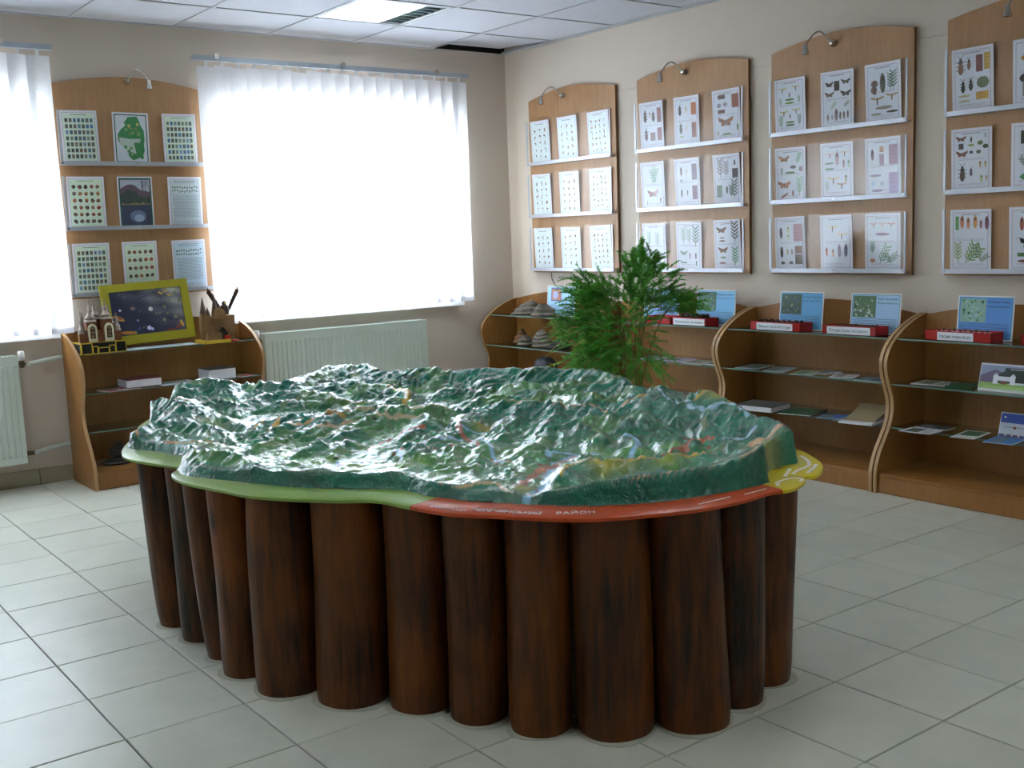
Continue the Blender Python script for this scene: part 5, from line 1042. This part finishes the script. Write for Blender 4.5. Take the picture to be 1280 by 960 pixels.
# ---------------------------------------------------------------- cards, trays, cones
def plane_frame(origin, u, n, lean=0.0):
    u = Vector(u).normalized(); n = Vector(n).normalized(); v = n.cross(u).normalized()
    mt = Matrix((u, v, n)).transposed().to_4x4(); mt.translation = Vector(origin); return mt @ Matrix.Rotation(-lean, 4, 'X')
def card(y, w, h, label, pic, title, sub, bgc, pale=False):
    t = thing('info_card', label, 'card', group='blue information cards on the top shelves')
    t.matrix_world = plane_frame((3.965, y, G1 + .002), (0, -1, 0), (-1, 0, 0), .10)
    MB().box(0, w, 0, h, -.003, 0).obj('card_panel', M['paper'], t)
    A = Art(w, h); A.rect(.006, .006, w - .006, h - .006, '#3f8f94'); A.rect(.009, .009, w - .009, h - .009, bgc)
    px0, px1, py0, py1 = .013, w * .51, h * .40, h - .014
    if pic == 'none':
        A.rect(px0 + .03, py0 + .02, px1, py1, '#4c5c9c'); A.rect(px0 + .036, py0 + .026, px1 - .006, py1 - .006, '#c88c74'); A.blob(px0 + .075, py0 + .06, .03, '#a8b8e0')
    else:
        A.rect(px0, py0, px1, py1, pic[0])
        for k in range(46): A.blob(random.uniform(px0 + .008, px1 - .008), random.uniform(py0 + .006, py1 - .006), random.uniform(.003, .009), random.choice(pic))
    for k in range(9): A.words(.016 + (.02 if k == 0 else 0), w - .018, h * .36 - k * .0082, .0026, '#3c5878')
    A.obj(t)
    if title:
        text('title_lettering', title, .013, M['textdark'], t, Matrix.Translation((w * .54, h - .032, .0016)), .0001, w * .40)
        text('subtitle_lettering', sub, .012, M['textdark'], t, Matrix.Translation((w * .54, h - .052, .0016)), .0001, w * .42)
    return t
HC = .205
card(3.07, .30, .205, 'pale glossy card beside the grey fungus, left edge of the fern', 'none', None, None, '#a8d4ea')
card(2.10, .30, HC, 'blue card glimpsed behind the middle of the fern', ['#3c5c44', '#5c7c54', '#8ca48c'], None, None, '#7cb4dc')
card(1.655, .30, HC, 'blue card right of the fern above its tray of cones', ['#3a6a4c', '#2c4c38', '#6c9c74', '#4c7c84'], 'Ялина європейська', 'Picea abies (L.)', '#6fb2e0')
card(1.035, .287, HC, 'blue card with a dark pine photograph over the tray of pine cones', ['#2f4a38', '#4c6c4c', '#7c8c64', '#3c5c8c', '#24382c'], 'Сосна гірська', 'Pinus mugo Turra', '#62a8da')
card(.575, .29, HC, 'paler blue card with a leafy beech photograph', ['#5c7c5c', '#3c5c40', '#a4b4a0', '#c8ccc8', '#6c8c54'], 'Бук лісовий', '(Fagus silvatica L.)', '#a4c8ea')
card(-.020, .275, HC, 'blue card with a pale green maple photograph at the right edge', ['#8cb0a0', '#5c8c6c', '#a8b884', '#3c6450', '#9cc0bc'], 'Клен-явір', 'Acer pseudoplatanus L.', '#5c94d8')
def tray(y0, y1, label, lab, lx0, lx1, inner, ncones, group='red trays on the top shelves'):
    t = thing('specimen_tray', label, 'tray', (3.862, y0, G1), 0, group); L = y0 - y1; d = .105; h = .047; w = .004
    b = MB().box(0, d, -L, 0, 0, .004).box(0, w, -L, 0, 0, h).box(d - w, d, -L, 0, 0, h).box(0, d, -w, 0, 0, h).box(0, d, -L, -L + w, 0, h)
    b.box(-.002, w, -L - .002, .002, h - .006, h).obj('tray_body', M['red'], t)
    if inner: MB().box(w, d - w, -L + w, -w, .004, .039 if ncones == 8 else .026).obj('padding', M['paper'], t)
    if lab:
        o = MB().box(-.0042, -.0028, -lx1, -lx0, .004, .042).obj('paper_label', M['paper'], t)
        f = plane_frame((-.0046, -lx0 - .012, .016), (0, -1, 0), (-1, 0, 0)); text('label_lettering', lab, .020, M['textdark'], o, f, .0001, lx1 - lx0 - .024)
    return t
tray(1.965, 1.765, 'red tray half hidden in the fern', None, 0, 0, False, 0)
tray(1.748, 1.473, 'red tray heaped with cones right of the fern', 'Шишки ялини', .013, .262, False, 12)
tray(1.146, .808, 'red tray of dark pine cones with a plain white label', 'Шишки гірської сосни', .046, .290, True, 12)
tray(.665, .345, 'red tray with the widest white label, under the pale blue card', 'Плоди бука лісового', .030, .288, False, 10)
tray(.078, -.253, 'red tray of winged seeds on white padding', 'Насіння клена-явора', .067, .247, True, 8)
tray(-.39, -.62, 'red tray cut off by the right edge of the view', None, 0, 0, False, 0)
def cone_mesh(L, r, mat, name):
    b = MB(); NS = 9; prof = [(.25, 0), (.75, .12), (1, .32), (.95, .5), (.72, .72), (.4, .9), (.12, 1)]
    rows = []
    for i, (q, t) in enumerate(prof): 
        for k in range(NS): a_ = 2 * pi * (k + .5 * (i % 2)) / NS; rr = r * q * (1.18 if (k + i) % 2 else .86); rows.append((rr * math.cos(a_), (t - .5) * L, rr * math.sin(a_)))
    f = [(i * NS + k, (i + 1) * NS + k, (i + 1) * NS + (k + 1) % NS, i * NS + (k + 1) % NS) for i in range(len(prof) - 1) for k in range(NS)] + [tuple(range(NS)), tuple(range((len(prof) - 1) * NS, len(prof) * NS))[::-1]]
    return b.add(rows, f).mesh(name, mat)
cmA = cone_mesh(.042, .014, M['cone'], 'cone'); cmB = cone_mesh(.028, .010, M['cone'], 'cone'); cmS = cone_mesh(.02, .0065, M['seed'], 'seed_husk')
def fill(me_, name, label, cat, group, y0, y1, zc, nx_, ny_, x0=3.873, x1=3.955, dz=0):
    for i in range(nx_):
        for j in range(ny_):
            y = y0 + (y1 - y0) * (i + .5) / nx_; x = x0 + (x1 - x0) * (j + .5) / ny_
            o = mkobj(name, me_, None, (x, y, zc + random.uniform(0, dz))); o.rotation_euler = (random.uniform(-.15, .15), random.uniform(0, 3), random.uniform(0, 3)); tag(o, label, cat, group)
fill(cmA, 'spruce_cone', 'brown cone heaped in the tray right of the fern', 'cone', 'cones in the tray right of the fern', 1.725, 1.50, G1 + .026, 5, 2)
fill(cmA, 'spruce_cone', 'brown cone heaped in the tray right of the fern', 'cone', 'cones in the tray right of the fern', 1.71, 1.52, G1 + .052, 5, 2, 3.878, 3.95, .004)
fill(cmB, 'pine_cone', 'dark pine cone lying on the padding of its red tray', 'cone', 'pine cones on the padded tray', 1.12, .835, G1 + .045, 7, 2, dz=.003)
fill(cmS, 'beech_husk', 'small brown husk in the tray with the widest label', 'seed', 'husks in the tray with the widest label', .64, .37, G1 + .026, 8, 3)
fill(cmS, 'beech_husk', 'small brown husk in the tray with the widest label', 'seed', 'husks in the tray with the widest label', .63, .38, G1 + .042, 8, 3, dz=.004)
fill(cmS, 'maple_seed', 'small dark seed on the white padding of the right tray', 'seed', 'seeds on the white padding', .05, -.22, G1 + .046, 5, 2)

# ---------------------------------------------------------------- leaflets, books
def leaflet(x, y, z, w, d, rz, c, label, cat='leaflet', art=None, th=.002):
    t = MB().box(-w / 2, w / 2, -d / 2, d / 2, 0, th).obj('leaflet', M['paper']); t.location = (x, y, z); t.rotation_euler = (0, 0, rz)
    A = Art(w, d); 
    A.rect(.002, .002, w - .002, d - .002, c)
    if art: art(A)
    else:
        A.rect(w * .12, d * .45, w * .88, d * .88, random.choice(['#4c5c48', '#6c7c8c', '#5c6c54', '#7c746c'])); A.words(w * .12, w * .88, d * .25, d * .03, '#5c6068'); A.words(w * .12, w * .7, d * .15, d * .03, '#5c6068')
    o = A.obj(t); o.location = (-w / 2, -d / 2, th + .0003)
    return tag(t, label, cat, 'leaflets and brochures on the glass shelves')
def book(x, y, z, w, d, h, rz, mat, label, grp='books on the shelves'):
    t = thing('book', label, 'book', (x, y, z), rz, grp)
    MB().box(-w / 2, w / 2 - .003, -d / 2 + .003, d / 2 - .003, .002, h - .002).obj('page_block', M['paper'], t)
    MB().box(-w / 2, w / 2, -d / 2, d / 2, 0, .002).box(-w / 2, w / 2, -d / 2, d / 2, h - .002, h).box(w / 2 - .0025, w / 2, -d / 2, d / 2, .002, h - .002).obj('cover', mat, t)
    return t
RZ = pi / 2
leaflet(3.93, 1.175, G2, .20, .14, .2, '#5c8478', 'green and grey brochure at the left of the middle shelf, right of the fern')
leaflet(3.91, .985, G2, .19, .12, .3, '#8c8c98', 'greyish leaflet second from the left, middle shelf of the two card cabinet')
leaflet(3.87, .775, G2, .16, .12, .25, '#9cac7c', 'pale green leaflet in the centre of the middle shelf')
leaflet(3.95, .70, G2, .12, .09, -.2, '#8c9098', 'small grey leaflet behind the pale green one')
leaflet(3.88, .545, G2, .14, .12, .35, '#c8c8c4', 'white patterned leaflet right of centre on the middle shelf')
leaflet(3.87, .365, G2, .12, .15, .1, '#20242c', 'black leaflet at the right of the middle shelf')
leaflet(3.985, .33, G2, .10, .10, 0, '#8c8074', 'brownish leaflet behind the black one')
book(3.83, 1.04, G3, .20, .24, .030, .15, M['greycover'], 'thick white paged book with a grey cover on the low shelf')
book(3.87, .80, G3, .20, .19, .008, .2, M['greencover'], 'thin dark green book on the low shelf')
leaflet(3.87, .605, G3, .13, .13, .3, '#4c70b8', 'blue brochure between the green book and the open booklet')
bk = thing('open_booklet', 'white booklet with a tan cover curling up at the right of the low shelf', 'booklet', (3.85, .40, G3), .15)
MB().box(-.10, .10, -.09, .09, 0, .010).obj('page_block', M['paper'], bk)
MB().ribbon([(-.06, .0105), (-.02, .020), (.03, .034), (.08, .052), (.11, .072)], 1, -.08, .08, .0015).obj('curled_cover', M['tan'], bk)
leaflet(3.93, .065, G2, .15, .17, .1, '#c8bcb8', 'pale leaflet at the left of the middle shelf in the right cabinet')
o = thing('folded_brochure', 'dark green folded brochure left of the standing castle calendar', 'leaflet', (3.89, -.10, G2), .3)
MB().ribbon([(-.09, .001), (-.05, .012), (.0, .003), (.05, .013), (.10, .004)], 1, -.06, .06, .0012).obj('folded_sheet', M['greencover'], o)
leaflet(3.80, .055, G3, .12, .16, .05, '#d8d8dc', 'plain white leaflet on the low shelf in the right cabinet')
leaflet(3.93, .06, G3, .10, .16, .05, '#3c3c34', 'dark photo leaflet lying behind the plain white one')
leaflet(3.86, -.165, G3, .20, .11, .15, '#e4e8e4', 'white leaflet with a green forest photo on the low shelf', art=lambda A: A.rect(A.w * .35, .01, A.w * .92, A.h - .01, '#3c6444'))
leaflet(3.83, -.345, G3, .16, .13, .15, '#2f7cc4', 'bright blue brochure in front of the small standing calendar')
for k, (y, c) in enumerate(((1.94, '#b8bcc8'), (1.74, '#c4b8d4'), (1.56, '#a8a898'), (1.42, '#c0c4c8'))):
    leaflet(3.89 + .02 * (k % 2), y, G2, .15, .15, .2 - .1 * k, c, ['pale leaflet just right of the fern stems', 'lilac leaflet on the middle shelf right of the fern', 'grey leaflet near the double panel, middle shelf', 'pale leaflet tight against the double panel'][k])
book(3.88, 1.77, G3, .19, .24, .010, .1, M['greencover'], 'dark green book on the low shelf behind the map table')
def easel(x, y, z, w, h, label, art, rz=0, calendar=True):
    t = thing('desk_calendar', label, 'calendar', (x, y, z), 0)
    fm = Matrix.Rotation(rz, 4, 'Z') @ plane_frame((0, 0, 0), (0, -1, 0), (-1, 0, 0), .26); t.matrix_world = Matrix.Translation((x, y, z)) @ fm
    MB().box(0, w, 0, h, -.0015, 0).obj('front_leaf', M['paper'], t)
    bl = MB().box(0, w, 0, h * 1.0, -.0015, 0).obj('back_leaf', M['paper'], t); bl.matrix_local = Matrix.Translation((0, h, -.002)) @ Matrix.Rotation(.5, 4, 'X') @ Matrix.Translation((0, -h, 0))
    if calendar:
        sp = MB()
        for k in range(int(w / .009)): sp.tube([(.005 + k * .009, h - .004, .002), (.005 + k * .009, h + .004, 0), (.005 + k * .009, h - .003, -.004)], .0009, 5)
        sp.obj('spiral_binding', M['alu'], t)
    A = Art(w, h); art(A); A.obj(t); return t
def castle_pic(A):
    A.rect(.003, .003, A.w - .003, A.h - .006, '#8c94b0'); A.poly([(.003, A.h * .55), (A.w * .3, A.h * .8), (A.w * .6, A.h * .6), (A.w * .6, A.h * .3), (.003, A.h * .3)], '#6c5c78'); A.rect(A.w * .5, A.h * .3, A.w - .004, A.h * .88, '#2c3430'); A.poly([(A.w * .35, A.h * .6), (A.w * .6, A.h * .88), (A.w * .6, A.h * .3), (A.w * .35, A.h * .3)], '#2c3834')
    A.rect(.003, .003, A.w - .003, A.h * .32, '#8cae5c'); A.rect(.003, .003, A.w - .003, A.h * .1, '#c4c8bc'); A.rect(A.w * .1, A.h * .12, A.w * .9, A.h * .2, '#a0c070')
    for a_, b_ in ((.28, .38), (.62, .72)): A.rect(A.w * a_, A.h * .28, A.w * b_, A.h * .58, '#e4e8ee'); A.poly([(A.w * (a_ - .01), A.h * .58), (A.w * (b_ + .01), A.h * .58), (A.w * (a_ + b_) / 2, A.h * .68)], '#c8ccd8')
    A.rect(A.w * .38, A.h * .40, A.w * .62, A.h * .56, '#dce0e8'); A.rect(A.w * .44, A.h * .28, A.w * .56, A.h * .38, '#7c4c34'); A.rect(A.w * .72, A.h * .30, A.w * .97, A.h * .36, '#d0dce0')
    A.words(A.w * .6, A.w * .95, A.h * .82, .003, '#e0e0e8')
easel(3.86, -.195, G2, .235, .125, 'standing spiral calendar with a white castle photograph', castle_pic)
def blue_pic(A):
    A.rect(.003, .003, A.w - .003, A.h - .003, '#27449a'); A.rect(.003, .003, A.w * .55, A.h * .60, '#c0c4cc'); A.rect(A.w * .55, .003, A.w - .003, A.h * .62, '#6c7c34'); A.ell(A.w * .33, A.h * .42, .008, .007, '#8c2c24'); A.ell(A.w * .1, A.h * .82, .006, .005, '#c8ccd0')
    A.words(A.w * .1, A.w * .55, A.h * .42, .003, '#606878'); A.rect(.003, .003, A.w * .9, A.h * .15, '#4c4870'); 
    for k in range(6): A.blob(A.w * (.15 + .14 * k), A.h * .12, .006, '#c8b4b0')
easel(3.90, -.275, G3, .22, .115, 'small standing calendar with a dark blue top at the right edge', blue_pic)

# ---------------------------------------------------------------- left cabinet contents
TY = YW - .018
fp = thing('framed_photo', 'autumn leaves photograph in a wide yellow mount leaning on the wall', 'picture')
fw, fh = .515, .352
fp.matrix_world = plane_frame((1.075, 3.455, G1 + .018), (1, 0, 0), (0, -1, 0), .16) @ Matrix.Rotation(.035, 4, 'Z')
mt_ = .052
MB().box(0, fw, 0, mt_, -.006, 0).box(0, fw, fh - mt_ * .85, fh, -.006, 0).box(0, mt_ * .92, mt_, fh - mt_ * .85, -.006, 0).box(fw - mt_ * .92, fw, mt_, fh - mt_ * .85, -.006, 0).obj('yellow_mount', M['yellow'], fp)
MB().box(.02, fw - .02, .02, fh - .02, -.010, -.006).obj('backing', M['blackcover'], fp)
A = Art(fw, fh); a0, a1, b0, b1 = mt_ * .9, fw - mt_ * .9, mt_ - .002, fh - mt_ * .83
rq = random.Random(9)
NG = 56
for i in range(NG):
    for j in range(34):
        u = (i + .5) / NG; v = (j + .5) / 34; br = max(0, u * .95 + v * .75 - .62); w_ = .85 + .3 * rq.random() + .5 * math.sin(i * .23 + j * .4) * math.sin(j * .31 - i * .11)
        cc = [max(0, min(1, q)) for q in (.13 + .45 * br * w_, .13 + .46 * br * w_, .24 + .34 * br * w_)]
        A.b.add([(a0 + (a1 - a0) * i / NG, b0 + (b1 - b0) * j / 34, 0), (a0 + (a1 - a0) * (i + 1) / NG, b0 + (b1 - b0) * j / 34, 0), (a0 + (a1 - a0) * (i + 1) / NG, b0 + (b1 - b0) * (j + 1) / 34, 0), (a0 + (a1 - a0) * i / NG, b0 + (b1 - b0) * (j + 1) / 34, 0)], [(0, 1, 2, 3)], 0, '#%02x%02x%02x' % tuple(int(q * 255) for q in cc))
A.z = .0001
for k in range(26):
    u = rq.random(); A.ell(a0 + .015 + (a1 - a0 - .03) * u, b0 + .015 + (b1 - b0 - .03) * rq.random(), *([rq.uniform(.004, .012)] * 2), rq.choice(['#3c4474', '#5c5c94', '#2c3050', '#4c5468', '#7c8468', '#8c7c64'] if u < .6 else ['#7c8468', '#9ca0a0', '#6c7858', '#a8a8a0']))
for (x, y, r, c) in ((.48, .13, .013, '#d8dcf4'), (.52, .10, .009, '#c0c8f0'), (.54, .55, .013, '#dcdcd0'), (.12, .58, .007, '#c8ccf0'), (.28, .6, .008, '#a8684c'), (.34, .32, .007, '#8c80b8')): A.ell(a0 + (a1 - a0) * x, b0 + (b1 - b0) * y, r, r, c)
A.ell(a0 + .036, b0 + .105, .036, .012, '#c8923c', -.45); A.ell(a0 + .036, b0 + .108, .026, .005, '#9c4434', -.45)
A.ell(a0 + .08, b0 + .018, .045, .010, '#b87c2c', -.1); A.ell(a1 - .035, b0 + .03, .030, .010, '#8c3c34', .5); A.ell(a1 - .022, b0 + .04, .008, .022, '#d0a44c', .3); A.ell(a1 - .09, b0 + .012, .035, .007, '#6c2c34')
A.line(a0 + .16, b1 - .055, a0 + .30, b1 - .006, .003, '#2c2834'); A.line(a0 + .25, b1 - .026, a0 + .34, b1 - .05, .002, '#4c4038')
for (x, y, an) in ((.30, .03, -.5), (.33, .02, .4), (.35, .045, -.2)): A.ell(a0 + x, b1 - y, .016, .007, '#c0a45c', an)
A.obj(fp, z=-.0055)

# model church
ch = thing('model_church', 'small model church with cream arches and thin spires on a black and gold base', 'model', (.880, 3.30, G1), .0)
ch.scale = (1, 1, 1.12)
def cpart(b, n, mt, sm=False): return b.obj(n, mt, ch, sm)
bx = MB().box(0, .245, 0, .16, 0, .055); cpart(bx, 'base', M['blacktile'])
tr = MB()
for (x0, x1) in ((0, .06), (.06, .09), (.09, .15), (.15, .185), (.185, .245)):
    z_ = .055 if x0 in (0, .185) else (.038 if x0 != .09 else .03)
    tr.box(x0, x1, -.004, 0, 0, .004).box(x0, x1, -.004, 0, z_ - .003, z_ + .001).box(x0, x0 + .004, -.004, 0, 0, z_).box(x1 - .004, x1, -.004, 0, 0, z_)
tr.box(-.004, 0, 0, .16, 0, .004).box(-.004, 0, 0, .16, .052, .056).box(-.004, 0, 0, .004, 0, .055).box(0, .245, 0, .004, .055, .058).box(0, .004, 0, .16, .055, .058).obj('gold_trim', M['yellowtrim'], ch)
def tower(x, y, w, h, sp, mt=M['terracotta'], nm='tower'):
    o = MB().box(x - w / 2, x + w / 2, y - w / 2, y + w / 2, .055, .055 + h).obj(nm, mt, ch)
    r = w * .62; z = .055 + h
    MB().lathe([(r, z), (r * 1.05, z + .004), (r * .85, z + .012), (r * .9, z + .022), (r * .45, z + .034), (r * .32, z + .05), (r * .40, z + .058), (r * .14, z + .072), (.002, z + sp)], 10, (x, y, 0)).tube([(x - .007, y, z + sp - .012), (x + .007, y, z + sp - .012)], .0012, 5).obj('spire', M['silverspire'], o, True)
tower(.075, .06, .055, .10, .11); tower(.16, .06, .055, .11, .10); tower(.185, .085, .045, .085, .10); tower(.02, .04, .034, .045, .115); tower(.045, .10, .038, .06, .09); tower(.215, .05, .036, .05, .09); tower(.115, .10, .05, .11, .12)
MB().box(.03, .215, .045, .12, .055, .115).obj('nave', M['terracotta'], ch)
for x in (.075, .165):
    n_ = 12; ar = [(x - .024, .058), (x + .024, .058)] + [(x + .024 * math.cos(t), .122 + .026 * math.sin(t)) for t in [pi * i / n_ for i in range(n_ + 1)]]
    o = MB().prism(ar, 1, .020, .032).obj('cream_arch', M['cream'], ch)
    ar2 = [(x - .014, .075), (x + .014, .075)] + [(x + .014 * math.cos(t), .118 + .018 * math.sin(t)) for t in [pi * i / n_ for i in range(n_ + 1)]]
    MB().prism(ar2, 1, .018, .020).obj('icon_window', M['blackcover'], o)
    for q in range(3): MB().lathe([(.009, 0), (.009, .002)], 8, (x, .018, .085 + q * .02), R=Matrix.Rotation(pi / 2, 3, 'X')).obj('medallion', M['yellowtrim'], o) if False else MB().box(x - .008, x + .008, .0165, .018, .080 + q * .019, .092 + q * .019).obj('medallion', M['cork'], o)
for x in (.115, .038, .205): MB().prism([(x - .020, .055), (x + .020, .055), (x + .020, .075), (x, .095), (x - .020, .075)], 1, .022, .045).obj('porch', M['terracotta'], ch)
# model castle
ca_ = thing('model_castle', 'rough brown cork model castle with pointed towers at the right of the shelf', 'model', (1.60, 3.31, G1), 0)
ca_.scale = (1, 1, 1.35)
MB().box(-.03, .13, -.035, .12, 0, .014).obj('base', M['yellowtrim'], ca_)
MB().box(.0, .085, -.02, .10, .014, .045).box(.125, .165, -.01, .09, .014, .045).obj('plinth_blocks', M['cork'], ca_)
MB().box(-.005, .185, .02, .10, .03, .115).obj('wall', M['cork'], ca_)
MB().prism([(.045, .10), (.14, .10), (.12, .14), (.095, .152), (.065, .14)], 1, .01, .03).obj('gable', M['cork'], ca_)
MB().prism([(.082, .014), (.118, .014), (.118, .045), (.10, .066), (.082, .045)], 1, -.012, .022).obj('gateway', M['blackcover'], ca_)
for (x, y, w, h, s) in ((.005, .05, .030, .13, .07), (.04, .07, .024, .12, .035), (.085, .07, .032, .125, .085), (.145, .06, .034, .10, .03)):
    o = MB().box(x - w / 2, x + w / 2, y - w / 2, y + w / 2, .014, h).obj('tower', M['cork'], ca_)
    MB().lathe([(w * .7, h), (w * .5, h + s * .3), (.001, h + s)], 8, (x, y, 0)).obj('pointed_roof', M['darkwood'], o)
MB().box(.10, .135, -.028, -.005, .014, .03).obj('red_step', M['red'], ca_)
# eagle
eg = thing('eagle_figure', 'dark carved eagle with both wings raised behind the model castle', 'figurine', (1.775, 3.45, G1), 0)
MB().lathe([(.045, 0), (.045, .03), (.03, .05), (.025, .09), (.033, .13), (.02, .15), (0, .155)], 12).obj('stump', M['darkwood'], eg, True)
MB().lathe([(.005, .13), (.026, .155), (.030, .18), (.022, .205), (.012, .215), (.014, .228), (.0, .238)], 12).obj('body', M['darkwood'], eg, True)
MB().lathe([(.006, 0), (.0, .016)], 6, (0, -.012, .224), R=Matrix.Rotation(pi / 2, 3, 'X')).obj('beak', M['yellowtrim'], eg)
for s in (-1, 1):
    wg = MB()
    for k in range(7):
        tip = (.018 + k * .012, .325 - (6 - k) * .016 - abs(k - 5) * .006); x0 = .012 + k * .004
        pts = [(s * x0, .165 + k * .003), (s * (x0 + .016), .170 + k * .006), (s * (tip[0] + .012), tip[1] - .03), (s * (tip[0] + .004), tip[1]), (s * (tip[0] - .004), tip[1] - .02)]
        wg.prism(pts if s > 0 else pts[::-1], 1, -.004 + k * .0012, .002 + k * .0012)
    wg.obj('wing', M['darkwood'], eg)
tag(MB().box(1.60, 1.79, 3.300, 3.322, G1, G1 + .010).obj('red_booklet', M['red']), 'flat red booklet lying before the model castle', 'booklet')
# brochures under the photo
leaflet(1.33, 3.40, G1, .45, .13, 0, '#c8d4e0', 'glossy white brochure lying under the yellow framed photograph')
# middle shelf
leaflet(1.06, 3.35, G2, .15, .15, .2, '#b02c48', 'red patterned leaflet at the left of the middle shelf, left cabinet')
leaflet(1.13, 3.33, G2 + .003, .12, .12, -.3, '#c04058', 'red leaflet tucked under the dark red book')
book(1.205, 3.37, G2 + .006, .20, .17, .045, 0, M['redcover'], 'dark red covered book with white pages facing out')
leaflet(1.41, 3.36, G2, .20, .16, 0, '#b8bcc8', 'pale grey magazine between the dark red and black books')
book(1.665, 3.36, G2, .17, .17, .062, 0, M['blackcover'], 'thick black covered book lying open page side out')
leaflet(1.82, 3.35, G2, .12, .13, .2, '#c02c44', 'red leaflet right of the thick black book')
def lump(x, y, z, w, d, h, mat, label, rz=0): 
    o = fungus(x, y, z, w, d, h, mat, label, rz, 3, 0, 'dark fungi in the bottom of the left cabinet'); return o
lump(1.06, 3.40, .099, .19, .14, .045, M['fungus_dark'], 'flat dark fungus slice lying on the bottom board of the left cabinet')
lump(1.06, 3.40, .146, .10, .09, .075, M['fungus_dark'], 'rounded dark fungus stacked on the flat slice')
lump(1.235, 3.42, .099, .12, .11, .07, M['fungus_dark'], 'dark lumpy fungus beside the stacked ones')
